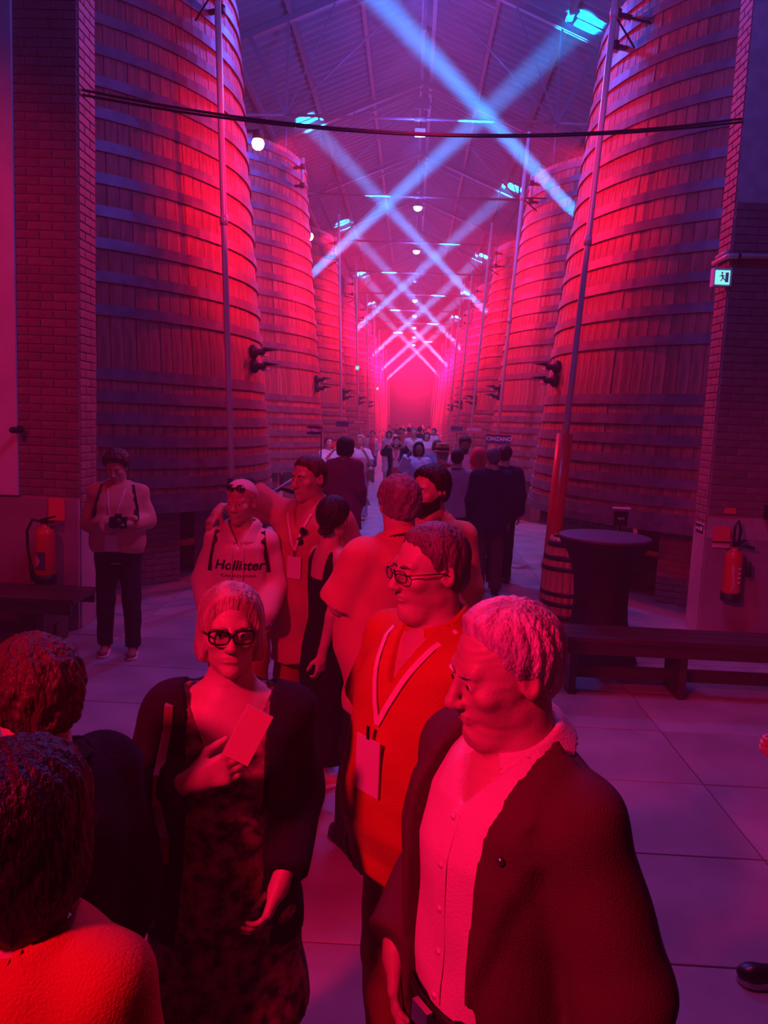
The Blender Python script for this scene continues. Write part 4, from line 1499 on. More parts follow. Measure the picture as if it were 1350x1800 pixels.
# --- hooded person
def ex_hood(root, S, J, hw):
    bpy.context.view_layer.update()
    sh = child(root, 'hoodie')
    t1 = text_obj('lettering', 'Hollister', .074, M_black, root, (.005 * S, -.2, 1.285 * S), (math.pi / 2, 0, 0), .001, shear=.25, offset=.0014)
    t2 = text_obj('small_lettering', 'CALIFORNIA', .020, M_iron, root, (.005 * S, -.2, 1.225 * S), (math.pi / 2, 0, 0), .0008)
    t2.scale = (1.7, 1, 1)
    for t in (t1, t2):
        sx = t.scale[0]
        for v in t.data.vertices:
            x = v.co.x * sx + t.location.x; z = v.co.y + t.location.z
            y = surf_y(sh, x / S, z / S, S)
            v.co.z = -((y * S if y is not None else -.15) - t.location.y) + .0025 + v.co.z
    for s_ in (-1, 1):
        pts = []
        for z in (1.42, 1.38, 1.32, 1.26, 1.20):
            x = s_ * .032 + (.0 if s_ > 0 else -.0)
            pts.append((x, (surf_y(sh, x, z, S) or -.14) - .007, z))
        MB().tube([Vector(p) * S for p in pts], .004, 6).obj('drawstring', M_ribbon, root)
    for x0 in (-.135, .135):
        pts = [(x0 * .95, .06, 1.50)]
        for z in (1.47, 1.42, 1.36, 1.30, 1.24):
            x = x0 + (1.44 - z) * (.16 if x0 > 0 else -.16)
            pts.append((x, (surf_y(sh, x, z, S) or -.08) - .004, z))
        ribbon(root, pts, .026, M_black, 'backpack_strap', S)
    b = MB()
    for s_ in (-1, 1):
        b.lathe([(.001, -.002), (.022, -.002), (.025, 0), (.022, .003)], 12, M=Matrix.Rotation(math.radians(50), 3, 'X'), c=hw((s_ * .028, -.075, .098)))
    b.tube([hw((-.05, -.07, .095)), hw((0, -.085, .10)), hw((.05, -.07, .095))], .004, 6)
    b.tube([hw((.05, -.07, .095)), hw((.083, .02, .07))], .003, 6).tube([hw((-.05, -.07, .095)), hw((-.083, .02, .07))], .003, 6)
    b.obj('sunglasses', M_frame, root)
def hoodfn(J, ua, hq, Rh):
    def fn(P):
        x, y, z = P[:, 0], P[:, 1], P[:, 2]
        # open hood lying round the neck and on the shoulders
        zt = 1.53 + .10 * np.clip(y, -.05, .1)
        rho = np.sqrt(x * x + (y - .02) ** 2)
        dz = zt - z
        d = np.abs(rho - (.086 + .40 * dz)) - .014
        d = smax(d, np.maximum(-dz, dz - .12), .02)
        wd = np.clip(.072 - .55 * dz, .008, .08) - np.abs(x)
        d = np.where(y < -.02, smax(d, wd, .01), d)
        d = smin(d, elld(P, (0, .13, 1.44), (.13, .05, .09)), .03)
        return (d + np.sin(z * 60 + x * 20) * .002).astype(F)
    return fn
person('person in a pale hooded sweatshirt with dark lettering, sunglasses pushed up', (-.895, 4.10), 4, 1.635,
       look=(-14, 2, 0), o=dict(w=.86, hs=.98),
       arms=dict(elR=(-.215, .02, 1.16), wrR=(-.14, -.13, 1.00), elL=(.21, .03, 1.16), wrL=(.15, -.13, 1.00), handR=dict(dir=(.5, -.1, -.5)), handL=dict(dir=(-.5, -.1, -.5))),
       res=.012, face_res=.005,
       hair=dict(style='short', mat=M_hood, t=.010, top=.012, amp=.001, line=[(-.12, .075), (-.05, .055), (0, .03), (.05, -.0), (.12, -.02)], lab='pale cap'),
       clothes=[dict(kind='top', name='hoodie', mat=M_hood, hem=.88, sleeve=1.1, t=.023, fold=.007, vneck=.09, vw=.05, boxy=.02, sr=1.8),
                dict(kind='custom', name='hood', fn=hoodfn, mat=M_hood, res=.008, lo=(-.18, -.16, 1.34), hi=(.18, .22, 1.60)),
                dict(kind='trousers', mat=M_rusttr, t=.02), dict(kind='shoes', mat=M_sneak)],
       extras=ex_hood)

# --- man with camera and backpack by the left pier
def ex_bp(root, S, J, hw):
    cam_ = MB().box(Vector((.035, -.285, 1.185)) * S, (.13, .05, .085)).box(Vector((.035, -.285, 1.24)) * S, (.05, .045, .03)).obj('camera_body', M_black, root)
    MB().lathe([(.034, 0), (.036, .04), (.032, .08), (.026, .085)], 16, M=Matrix.Rotation(math.radians(75), 3, 'X'), c=Vector((.035, -.31, 1.18)) * S).obj('camera_lens', M_black, cam_)
    bpy.context.view_layer.update()
    sh = child(root, 'jumper')
    for x0 in (-.125, .125):
        pts = [(x0, .08, 1.49)]
        for z in (1.47, 1.42, 1.36, 1.28, 1.2):
            x = x0 + (1.44 - z) * (.22 if x0 > 0 else -.22)
            pts.append((x, (surf_y(sh, x, z, S) or -.06) - .004, z))
        ribbon(root, pts, .038, M_black, 'backpack_strap', S)
    lanyard_on(root, S, -.07, .07, 1.44, -.03, 1.10, (.10, .135), wd=.013, garments=('jumper',))
def bpfn(J, ua, hq, Rh):
    return lambda P: (smax(elld(P, (.06, .24, 1.17), (.20, .14, .26)), .11 - P[:, 1], .03) + np.sin(P[:, 2] * 30) * .003).astype(F)
person('man with curly hair, backpack and camera standing beside the left brick pier', (-2.33, 6.08), 14, 1.665,
       look=(-10, 22, 0), o=dict(w=1.05, belly=.7),
       arms=dict(elR=(-.235, .03, 1.13), wrR=(-.06, -.22, 1.16), elL=(.24, -.02, 1.17), wrL=(.13, -.25, 1.17),
                 handR=dict(dir=(.8, -.4, .1), nrm=(0, -.5, 1), curl=.5, side=-1), handL=dict(dir=(-.8, -.4, .1), nrm=(0, -.5, 1), curl=.5, side=1)),
       legs=dict(anR=(-.115, .05, .085), anL=(.125, -.03, .085), knL=(.115, -.04, .5)),
       res=.012, face_res=.007, fine=[(.03, -.27, 1.17, .11, .008)],
       hair=dict(style='short', mat=M_hair_brown, t=.026, top=.014, curl=.006, res=.006),
       clothes=[dict(kind='top', name='jumper', mat=M_jumper, hem=.90, sleeve=1.0, t=.024, fold=.006, boxy=.03, sr=1.3),
                dict(kind='trousers', mat=M_jeans, t=.022, waist=.98, fold=.005, cuff=.9),
                dict(kind='custom', name='backpack', fn=bpfn, mat=M_black, lo=(-.2, .05, .85), hi=(.34, .42, 1.5)),
                dict(kind='shoes', mat=mat('brown_sneaker', (.30, .12, .10), .7), sole=M_solew)],
       extras=ex_bp)

# --- two people at the lower left corner, seen from behind
person('man with wavy brown hair and dark jacket turning away, lower left', (-.68, 1.36), -118, 1.565,
       look=(-8, 6, 0), o=dict(w=1.0, hs=.93, cutz=.5),
       arms=dict(elL=(.22, .04, 1.13)), res=.012, face_res=.005,
       hair=dict(style='short', mat=M_hair_brown, t=.022, top=.006, curl=.005, amp=.003, res=.0045, line=[(-.12, .075), (-.08, .06), (-.055, .03), (-.03, -.02), (.03, -.07), (.12, -.10)]),
       clothes=[dict(kind='jacket', mat=M_cardigan, hem=.78, sleeve=1.0, t=.036, fold=.007, neck=.095, sr=1.4),
                dict(kind='collar', mat=M_cardigan, gap=.03, r=.075, len=.04),
                dict(kind='trousers', mat=M_blacktr)])
person('person with full dark hair and a vivid red top, nearest at lower left', (-.50, .97), 165, 1.535,
       look=(10, 0, 0), o=dict(fem=1, w=1.0, hs=1.0, cutz=.6),
       res=.012, face_res=.006,
       hair=dict(style='long', mat=M_hair_dark, t=.022, top=.004, curl=.0015, amp=.003, res=.0055, line=[(-.12, .07), (-.08, .06), (-.05, .0), (-.02, -.11), (.12, -.13)]),
       clothes=[dict(kind='top', mat=cloth('vivid_red_top', (.55, .025, .02), .7), hem=.8, sleeve=.9, t=.032, fold=.006, neck=.085),
                dict(kind='trousers', mat=M_blacktr)])
# --- passer-by cut by the right edge of the frame
person('passer-by outside the right edge, only a pink hand and one sneaker in view', (1.68, 2.75), -90, 1.70,
       o=dict(w=1.0), arms=dict(elL=(.20, -.12, 1.10), wrL=(.15, -.30, .98), handL=dict(dir=(-.1, -.9, -.35), curl=.9)),
       legs=dict(anL=(.10, -.20, .085), knL=(.10, -.14, .5)), res=.012, face_res=.008, fine=[(.15, -.36, .95, .09, .007)],
       hair=dict(style='bob', mat=M_hair_brown),
       clothes=[dict(kind='top', name='cardigan', mat=cloth('pink_knit', (.75, .22, .36), .9), hem=.86, sleeve=1.0, t=.03),
                dict(kind='trousers', mat=M_blacktr, t=.03, cuff=1.3), dict(kind='shoes', mat=M_leather, sole=M_solew)])

# ------------------------------------------------------------------ props around the opening
def pipe_curve(name, pts, r, m, parent=None, n=8):
    return MB().tube(pts, r, n).obj(name, m, parent)

# overhead cables from pier to pier
def cable(z0, z1, sag, dx, lb):
    a = Vector((PLx + .02, PLy + .05, z0)); b = Vector((PRx - .02, PRy + .0, z1))
    pts = []
    for k in range(25):
        t = k / 24
        p = a.lerp(b, t); p.z -= sag * 4 * t * (1 - t); p.y += dx * math.sin(t * 3.1)
        pts.append(p)
    tag(MB().tube(pts, .011, 6).obj('cable', M_black), lb, 'cable', 'cables across the opening')
cable(4.63, 4.87, .22, 0.0, 'lower black cable sagging between the two brick piers')
cable(4.67, 4.90, .235, .02, 'upper black cable sagging just above its twin between the piers')

# fire extinguishers
def extinguisher(x, y, z, rot, lb, kind):
    o = empty('fire_extinguisher', (x, y, z), rot)
    tag(o, lb, 'extinguisher', 'fire extinguishers on the wall')
    R_ = .085
    MB().lathe([(R_ - .006, .0), (R_, .012), (R_, .40), (R_ * .93, .435), (R_ * .6, .462), (.032, .475), (.03, .50)], 28).obj('cylinder', M_redpaint, o)
    MB().lathe([(R_ + .004, -.03), (R_ + .008, -.02), (R_ + .008, .05), (R_ + .001, .052)], 28).obj('foot_ring', M_black, o)
    MB().box((0, 0, .515), (.05, .045, .05)).bar((-.03, -.01, .535), (.10, -.01, .57), .028, .016).bar((-.03, -.01, .52), (.09, -.01, .515), .028, .014).obj('valve_handle', M_black, o)
    if kind == 'left':
        MB().tube([(-.02, -.01, .52), (-.10, -.02, .535), (-.145, -.03, .44), (-.14, -.03, .28), (-.115, -.03, .13), (-.10, -.03, .0)], .013, 8).obj('hose', M_black, o)
        MB().tube([(-.115, -.03, .14), (-.095, -.03, -.01)], [.018, .022], 8).obj('nozzle', M_black, o)
        # curved printed label
        v = []; f = []
        for k in range(9):
            a = -math.pi / 2 - .75 + 1.2 * k / 8
            for z_ in (.10, .26): v.append(((R_ + .0015) * math.cos(a), (R_ + .0015) * math.sin(a), z_))
        for k in range(8): f.append((2 * k, 2 * k + 2, 2 * k + 3, 2 * k + 1))
        lb_ = link('label', mesh('label', v, f, True), mat('extinguisher_label', (.10, .05, .16), .5), o)
        v = []; f = []
        pts = [(-.72, .12), (-.72, .245), (-.35, .22), (-.05, .18), (-.35, .13)]
        for (a_, z_) in pts:
            a = -math.pi / 2 + a_
            v.append(((R_ + .003) * math.cos(a), (R_ + .003) * math.sin(a), z_))
        link('label_patch', mesh('label_patch', v, [(0, 4, 3, 2, 1)]), M_letter, lb_)
    else:
        MB().tube([(.02, -.02, .52), (.03, -.03, .66), (.0, -.03, .76), (-.03, -.03, .70), (-.03, -.03, .52)], .014, 8).obj('hose', M_black, o)
        MB().tube([(.03, -.04, .53), (.16, -.06, .50)], [.018, .016], 8).tube([(.13, -.03, .36), (.14, -.03, .22)], [.024, .030], 8).obj('nozzle', M_black, o)
        v = []; f = []
        for k in range(9):
            a = -math.pi / 2 - .5 + 1.2 * k / 8
            for z_ in (.07, .33): v.append(((R_ + .0015) * math.cos(a), (R_ + .0015) * math.sin(a), z_))
        for k in range(8): f.append((2 * k, 2 * k + 2, 2 * k + 3, 2 * k + 1))
        lb_ = link('label', mesh('label', v, f, True), mat('extinguisher_print', (.72, .10, .12), .45), o)
        MB().tube([(R_ * math.cos(-2.0), R_ * math.sin(-2.0) - .004, .34), (-.03, -R_ - .002, .24), (-.01, -R_ - .004, .14), (-.035, -R_ - .002, .08)], .004, 5).obj('label_line', M_letter, lb_)
        for k in range(4):
            MB().box((.03, -R_ - .001, .30 - .045 * k), (.022, .004, .016)).obj('label_print', M_letter, lb_)
    MB().box((0, .095, .40), (.05, .04, .12)).obj('bracket', M_iron, o)
    return o
extinguisher(-3.185, 6.60, .47, 0, 'red fire extinguisher with side hose on the left pier dado, above the slatted bench', 'left')
extinguisher(3.18, 7.45, .42, 0, 'red fire extinguisher with looped hose on the right pier dado', 'right')
def plate(name, loc, size, m, lb, cat, rot=0, parent=None):
    o = MB().box((0, 0, 0), size).obj(name, m, parent, loc, (0, 0, rot))
    if lb: tag(o, lb, cat)
    return o
M_plate = mat('red_plate', (.95, .10, .14), .5)
pl = plate('sign', (-3.12, PLy - .048, 1.09), (.145, .008, .20), M_plate, 'plain red plate behind the left fire extinguisher', 'sign')
o = plate('sign', (3.09, PRy - .034, 1.02), (.17, .004, .16), M_plate, 'red plate with a pale lower edge above the right fire extinguisher', 'sign')
MB().box((0, -.001, -.105), (.17, .009, .05)).obj('pale_strip', M_badge, o)
MB().bar((-.085, -.01, -.075), (.085, -.01, -.075), .012).obj('hook_bar', M_iron, o)
plate('sign', (3.155, PRy - .02, 1.255), (.11, .012, .055), M_plate, 'small bright red plate high on the right brick pier', 'sign')

# direction sign with arrow and letters on the right pier
o = empty('direction_sign', (PRx - .013, PRy + .13, 1.05), -math.pi / 2)
tag(o, 'small black and white arrow sign on the aisle face of the right pier', 'sign')
MB().box((0, 0, 0), (.20, .006, .115)).obj('board', M_letter, o)
bd = MB().box((0, -.003, 0), (.185, .006, .095)).obj('face', M_black, o)
ar = MB()
ar.add([(-.085, -.0075, 0), (-.06, -.0075, .022), (-.06, -.0075, -.022)], [(0, 2, 1)]).box((-.050, -.0075, 0), (.02, .001, .014)).obj('arrow', M_letter, o)
text_obj('lettering', 'B&B', .042, M_letter, o, (-.005, -.008, 0), (math.pi / 2, 0, 0), .0006)
MB().add([(.055 + .022 * math.cos(a), -.008, .004 + .028 * math.sin(a)) for a in [2 * math.pi * k / 12 for k in range(12)]], [tuple(range(11, -1, -1))]).obj('emblem', M_letter, o)

# exit sign and conduit on the right pier
o = empty('exit_sign', (PRx - .07, PRy + .02, 3.47), 0)
tag(o, 'lit green running-man exit sign on the edge of the right brick pier', 'sign')
MB().box((.0, .0, 0), (.17, .09, .17)).obj('housing', M_exitbody, o)
fc = MB().box((-.005, -.047, -.005), (.135, .006, .13)).obj('face', M_exit, o)
fg = MB()
fg.lathe([(.001, -.001), (.010, -.001), (.010, .001)], 10, M=Matrix.Rotation(math.pi / 2, 3, 'X'), c=(-.012, -.052, .035))
fg.bar((-.014, -.052, .02), (-.002, -.052, -.012), .016, .002, up=(0, 1, 0)).bar((-.002, -.052, -.012), (-.022, -.052, -.040), .010, .002, up=(0, 1, 0)).bar((-.0, -.052, -.01), (.022, -.052, -.034), .010, .002, up=(0, 1, 0)).bar((-.014, -.052, .018), (.014, -.052, .004), .008, .002, up=(0, 1, 0)).bar((-.014, -.052, .016), (-.036, -.052, .002), .008, .002, up=(0, 1, 0))
fg.obj('running_figure', M_white, o)
MB().box((.035, -.0505, -.004), (.03, .001, .09)).obj('door_symbol', M_white, o)
o = empty('conduit', (PRx, PRy - .03, 3.66))
tag(o, 'pale pipe conduit wrapping round the right brick pier above the exit sign', 'conduit')
MB().tube([(-.045, .34, 0.0), (-.045, .0, 0), (-.03, -.015, 0), (0.0, -.02, 0), (1.6, -.02, .02)], .024, 8).tube([(-.04, .30, .05), (-.04, 0, .05)], .015, 6).obj('pipe', M_pipe, o)
for q in (.05, .45, .9):
    MB().lathe([(.03, -.012), (.03, .012)], 10, M=Matrix.Rotation(math.pi / 2, 3, 'Y'), c=(q, -.02, .002)).obj('clamp', M_iron, o)

# horn-like knob at the right edge
o = empty('wall_horn', (3.56, PRy - .02, 1.42))
tag(o, 'dark round wall horn mounted on the brick at the right edge', 'horn')
MB().lathe([(.03, 0), (.04, .06), (.10, .14), (.115, .17), (.09, .19), (.005, .17)], 20, M=Matrix.Rotation(math.pi / 2, 3, 'X')).obj('bell', M_wood2, o)
MB().box((0, -.05, -.16), (.16, .10, .14)).obj('mount_box', M_iron, o)
# small surveillance camera at the left edge
o = empty('security_camera', (-3.43, PLy - .05, 1.78))
tag(o, 'small dark camera on the pale plaster at the left edge', 'camera')
MB().tube([(0, 0, 0), (-.03, -.10, 0)], .028, 12).obj('body', M_iron, o)
MB().tube([(-.03, -.09, 0), (-.034, -.112, 0)], .02, 12).obj('lens', M_black, o)
MB().tube([(0, .02, .03), (-.4, .02, .07), (-1.2, .02, .09)], .006, 6).obj('wire', M_iron, o)

# ------------------------------------------------------------------ benches
def bench(name, x0, x1, y0, y1, h, lb, slats, legs, slatw):
    o = empty(name, ((x0 + x1) / 2, (y0 + y1) / 2, 0))
    tag(o, lb, 'bench')
    cx, cy = (x0 + x1) / 2, (y0 + y1) / 2
    D = y1 - y0
    for k in range(slats):
        yy = -D / 2 + D * (k + .5) / slats
        MB().box((0, yy, h - .018), (x1 - x0, D / slats - .010, .036)).obj('slat', M_bench, o)
    for lx in legs:
        MB().box((lx - cx, 0, (h - .036) / 2), (.055, D - .06, h - .036)).obj('leg', M_bench, o)
    MB().box((0, 0, h * .30), (x1 - x0 - .5, .05, .09)).obj('stretcher', M_bench, o)
    MB().box((0, -D / 2 + .03, h - .085), (x1 - x0 - .06, .03, .09)).box((0, D / 2 - .03, h - .085), (x1 - x0 - .06, .03, .09)).obj('apron', M_bench, o)
bench('bench', -5.2, -2.66, 5.98, 6.50, .45, 'dark slatted wooden bench by the left pier, under the extinguisher', 8, (-4.9, -2.95), .06)
bench('bench', 1.0, 3.9, 5.62, 6.02, .45, 'long dark wooden bench on the right, in front of the cocktail table', 3, (1.3, 2.12, 2.98), .13)

# ------------------------------------------------------------------ cocktail table in a stretch cover
o = empty('cocktail_table', (1.70, 6.56, 0))
tag(o, 'round cocktail table in a black stretch cover, behind the bench on the right', 'table')
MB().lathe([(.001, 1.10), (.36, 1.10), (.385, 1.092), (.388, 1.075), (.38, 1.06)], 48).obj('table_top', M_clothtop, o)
vs_ = []; n_ = 64
prof = [(.387, 1.085), (.385, 1.06), (.36, 1.01), (.31, .94), (.27, .85), (.24, .74), (.225, .62), (.222, .50), (.228, .38), (.25, .24), (.28, .12), (.315, .02), (.32, .0)]
mb = MB(); fs_ = []
for (r, z) in prof:
    for k in range(n_):
        a = 2 * math.pi * k / n_
        q = max(0, (.95 - z)) * .10 * math.cos(4 * a)
        vs_.append(((r + q * r) * math.cos(a), (r + q * r) * math.sin(a), z))
for i in range(len(prof) - 1):
    for k in range(n_):
        k2 = (k + 1) % n_
        fs_.append((i * n_ + k2, i * n_ + k, (i + 1) * n_ + k, (i + 1) * n_ + k2))
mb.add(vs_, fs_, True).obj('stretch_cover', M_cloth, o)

# ------------------------------------------------------------------ barrel
o = empty('barrel', (1.70, 7.92, 0), .2)
tag(o, 'small upright wooden barrel with black hoops at the foot of the red sleeve pipe', 'barrel')
def br(z): return .275 - .075 * ((z - .44) / .44) ** 2
NSB = 22
bv_ = []; bf_ = []
for iz in range(9):
    z = .88 * iz / 8
    a = math.pi / NSB * .97
    for (dr, da) in ((-.02, a), (0, a * .95), (.0015, 0), (0, -a * .95), (-.02, -a)):
        bv_.append(((br(z) + dr) * math.cos(da), (br(z) + dr) * math.sin(da), z))
for iz in range(8):
    for k in range(4):
        bf_.append((iz * 5 + k + 1, iz * 5 + k, (iz + 1) * 5 + k, (iz + 1) * 5 + k + 1))
bf_ += [(0, 1, 2, 3, 4), (44, 43, 42, 41, 40)]
M_barrel = mat('barrel_oak', (.58, .20, .14), .45, noise=.3, nscale=7, rand=.15, stretch=(3, 3, .5), bump=.2)
bsm = mesh('stave', bv_, bf_, True); bsm.materials.append(M_barrel)
for k in range(NSB): link('stave', bsm, None, o, None, (0, 0, 2 * math.pi * k / NSB))
MB().lathe([(.001, .84), (br(.84) - .012, .84), (br(.84) - .012, .82), (.001, .82)], 32, smooth=False).obj('lid', M_barrel, o)
for z, hw in ((.06, .03), (.20, .025), (.31, .022), (.57, .022), (.68, .025), (.82, .03)):
    MB().lathe([(br(z - hw) - .002, z - hw), (br(z - hw) + .006, z - hw), (br(z + hw) + .006, z + hw), (br(z + hw) - .002, z + hw)], 40, closed=True).obj('hoop', M_iron, o)

# small info stand seen over the table
o = empty('info_stand', (2.03, 7.35, 0))
tag(o, 'little dark notice box with a pale top bar behind the cocktail table', 'stand')
MB().tube([(0, 0, .02), (0, 0, 1.12)], .015, 8).lathe([(.12, 0), (.12, .02), (.01, .03)], 20).obj('post', M_iron, o)
MB().box((0, -.02, 1.16), (.13, .03, .14)).obj('notice_box', M_black, o)
MB().box((0, -.03, 1.26), (.16, .05, .012)).obj('top_bar', M_letter, o)
text_obj('lettering', '1872', .035, M_letter, o, (0, -.037, 1.16), (math.pi / 2, 0, 0), .0005).data.materials[0] = M_exitbody

# ------------------------------------------------------------------ signs on posts in front of the vats
def post_sign(x, y, z, w_, h_, txt, mb_, ml, lb, post_dx=0.0, size=.08, flag=False):
    o = empty('post_sign', (x, y, 0))
    tag(o, lb, 'sign', 'name signs in front of the vats')
    MB().tube([(post_dx, .02, .02), (post_dx, .02, z + h_ / 2)], .010, 6).lathe([(.11, 0), (.11, .015), (.01, .025)], 16, c=(post_dx, .02, 0)).obj('post', M_iron, o)
    b = MB()
    hw, hh = w_ / 2, h_ / 2
    if flag:
        P_ = [(-hw, -hh), (hw * .9, -hh), (hw, hh * .2), (hw * .8, hh * .1), (hw, hh), (-hw, hh)]
        b.add([(p, 0, z + q) for p, q in P_] + [(p, .012, z + q) for p, q in P_], [(0, 1, 2, 3), (0, 3, 4, 5), (9, 8, 7, 6), (11, 10, 9, 6)] + [(i, (i + 1) % 6, (i + 1) % 6 + 6, i + 6)[::-1] for i in range(6)])
    else:
        b.box((0, .006, z), (w_, .012, h_))
    b.obj('board', mb_, o)
    if txt:
        t = text_obj('lettering', txt, size, ml, o, (0, -.002, z), (math.pi / 2, 0, 0), .001, offset=.002)
post_sign(1.71, 15.0, 1.72, .46, .17, 'CINZANO', M_navy, M_letter, 'dark navy CINZANO sign on a post beside the second right vat', -.24, .105)
post_sign(1.76, 21.6, 1.83, .44, .17, 'BYRRH', M_signred, M_letter, 'red BYRRH sign on a post further back on the right', 0, .12, True)
post_sign(-1.46, 11.6, 1.80, .21, .125, 'BYRRH', M_navy, M_letter, 'dark BYRRH sign on a thin post in front of the second left vat', .115, .065)
post_sign(-1.62, 24.5, 1.90, .42, .15, 'BYRRH', M_signred, M_letter, 'red BYRRH sign on a post far down the left row', 0, .11)
post_sign(-1.66, 18.6, 1.86, .30, .13, '', M_navy, M_letter, 'blank violet board on a post between left vats', 0)
post_sign(1.62, 27.5, 1.80, .42, .15, '', M_navy, M_letter, 'blank violet board on a post far down the right row', 0)

# valves at the foot of the vats
def valve(x, y, rz, lb):
    o = empty('valve', (x, y, 0), rz)
    tag(o, lb, 'valve', 'valves at the foot of the vats')
    MB().tube([(0, 0, .02), (0, 0, 1.0), (0, -.1, 1.08), (0, -.3, 1.08)], .045, 10).lathe([(.10, .0), (.10, .03), (.05, .05)], 14).obj('pipe', M_iron, o)
    MB().lathe([(.09, -.012), (.10, 0), (.09, .012), (.08, 0)], 20, closed=True, c=(0, -.15, 1.25)).bar((-.09, -.15, 1.25), (.09, -.15, 1.25), .012).bar((0, -.24, 1.25), (0, -.06, 1.25), .012).tube([(0, -.15, 1.08), (0, -.15, 1.27)], .012, 6).obj('hand_wheel', M_iron, o)
    MB().tube([(0, -.28, 1.08), (.14, -.36, 1.12), (.36, -.30, 1.16), (.55, -.2, 1.10)], .03, 8).obj('hose', M_black, o)
    MB().tube([(.1, -.42, 1.06), (.5, -.42, 1.30)], .012, 6).obj('sampling_tube', M_letter, o)
valve(-1.95, 9.0, .5, 'black iron valve with hose at the first left vat, behind the hooded person')
valve(1.38, 11.0, 2.6, 'black iron valve beside the first right vat near the navy jacket')

# little green safety lights deep on the left row
for x, y, z, lb in ((-1.95, 27.0, 3.75, 'tiny green safety light on a left vat, the nearer one'), (-1.95, 43.0, 3.7, 'tiny white-green safety light on a left vat, the farther one')):
    o = empty('safety_light', (x, y, z))
    tag(o, lb, 'lamp')
    MB().box((0, 0, 0), (.14, .05, .16)).obj('housing', M_exitbody, o)
    MB().box((0, -.028, 0), (.11, .008, .12)).obj('face', M_exit, o)

# ------------------------------------------------------------------ the crowd down the aisle
M_lav = cloth('lavender_top', (.60, .52, .72), .8)
M_whitec = cloth('white_cotton', (.82, .78, .82), .8)
M_redtop = cloth('red_cotton', (.78, .06, .10), .8)
M_blueskirt = cloth('blue_skirt', (.05, .07, .26), .8)
M_beige = cloth('beige_trousers', (.5, .42, .42), .8)
def C_(hair, top, **k): return k
R0 = .020
person('woman with dark bob in a long wine-red jacket seen from behind, holding paper', (-.80, 9.5), 172, 1.76, look=(-35, 0, 0), o=dict(fem=1, w=1.05),
       arms=dict(elL=(.21, .0, 1.14), wrL=(.17, -.16, .98), elR=(-.20, .03, 1.13), wrR=(-.20, -.12, .93)), res=.015,
       hair=dict(style='bob', mat=M_hair_dark, t=.026, res=.009),
       clothes=[dict(kind='jacket', mat=M_maroon, hem=.62, sleeve=1.0, t=.036, flare=.12, fold=.006, neck=.09), dict(kind='trousers', mat=M_blacktr), dict(kind='shoes', mat=M_leather)],
       extras=lambda r, S, J, hw: MB().box(Vector((-.20, -.24, .95)) * S, (.16, .22, .004), M=Matrix.Rotation(.5, 3, 'X')).obj('paper', M_badge, r))
person('balding man in a navy jacket seen from behind, right of the aisle', (.975, 9.0), 176, 1.73, look=(20, 0, 0), o=dict(w=1.08, belly=.5), res=.015,
       hair=dict(style='short', mat=M_hair_greydark, t=.010, res=.009, bald=.9),
       clothes=[dict(kind='jacket', mat=M_navyj, hem=.74, sleeve=1.0, t=.036, fold=.005, neck=.085), dict(kind='trousers', mat=M_brown, t=.026, cuff=1.4), dict(kind='shoes', mat=M_leather)])
person('dark-haired man in a dark jacket half hidden behind the balding man in navy', (1.20, 9.75), 165, 1.74, look=(0, 0, 0), o=dict(w=1.05), res=.018,
       hair=dict(style='short', mat=M_hair_dark, t=.014, res=.010),
       clothes=[dict(kind='jacket', mat=M_navyj, hem=.78, sleeve=1.0, t=.034, neck=.085), dict(kind='trousers', mat=M_blacktr), dict(kind='shoes', mat=M_leather)])
person('dark-haired man in a pale striped shirt seen from behind', (.60, 9.75), 178, 1.67, look=(-10, 0, 0), o=dict(w=1.1, belly=.5), res=.015,
       hair=dict(style='short', mat=M_hair_dark, t=.012, res=.009),
       clothes=[dict(kind='top', mat=cloth('pale_striped_shirt', (.55, .38, .40), .8), hem=.86, sleeve=.45, t=.028, fold=.007), dict(kind='collar', mat=bpy.data.materials['pale_striped_shirt'], res=.008),
                dict(kind='trousers', mat=M_brown), dict(kind='shoes', mat=M_leather)])
def hat(root, S, J, hw):
    c = hw((0, .012, .055))
    MB().lathe([(.150, -.012), (.152, -.006), (.105, .004), (.098, .02), (.092, .095), (.080, .110), (.04, .100), (.001, .095)], 28, c=c).obj('hat', mat('straw_hat', (.55, .24, .12), .8, bump=.5, bscale=150), root)
    MB().lathe([(.100, .012), (.102, .012), (.100, .045), (.098, .045)], 28, closed=True, c=c).obj('hat_band', M_hair_dark, root)
    MB().lathe([(.001, .108), (.062, .112), (.070, .108)], 20, c=c).obj('hat_crown', M_badge, root)
person('man wearing a brown straw hat with pale crown, seen from behind', (.46, 10.9), -170, 1.66, look=(20, 0, 0), o=dict(w=1.0), res=.018, hair=dict(style='short', mat=M_hair_grey, t=.012, res=.010),
       clothes=[dict(kind='top', mat=M_rusttr, hem=.86, sleeve=.5, t=.028), dict(kind='trousers', mat=M_beige), dict(kind='shoes', mat=M_leather)], extras=hat)
person('person with a red headscarf between the striped shirt and the navy jacket', (.93, 10.5), -172, 1.66, o=dict(fem=1), res=.018,
       hair=dict(style='long', mat=M_redtop, t=.034, res=.011),
       clothes=[dict(kind='top', mat=M_redtop, hem=.86, sleeve=.5, t=.03), dict(kind='trousers', mat=M_beige), dict(kind='shoes', mat=M_leather)])
person('bearded dark-haired man in white shirt facing the camera, left of the CINZANO sign', (.88, 12.5), 5, 1.78, look=(0, 14, 0), o=dict(w=1.0), res=.018, skin=M_skin_dark,
       hair=dict(style='short', mat=M_hair_dark, t=.014, top=.02, res=.010, beard=.008),
       clothes=[dict(kind='top', mat=M_whitec, hem=.86, sleeve=.45, t=.026), dict(kind='trousers', mat=M_jeans), dict(kind='shoes', mat=M_leather)])
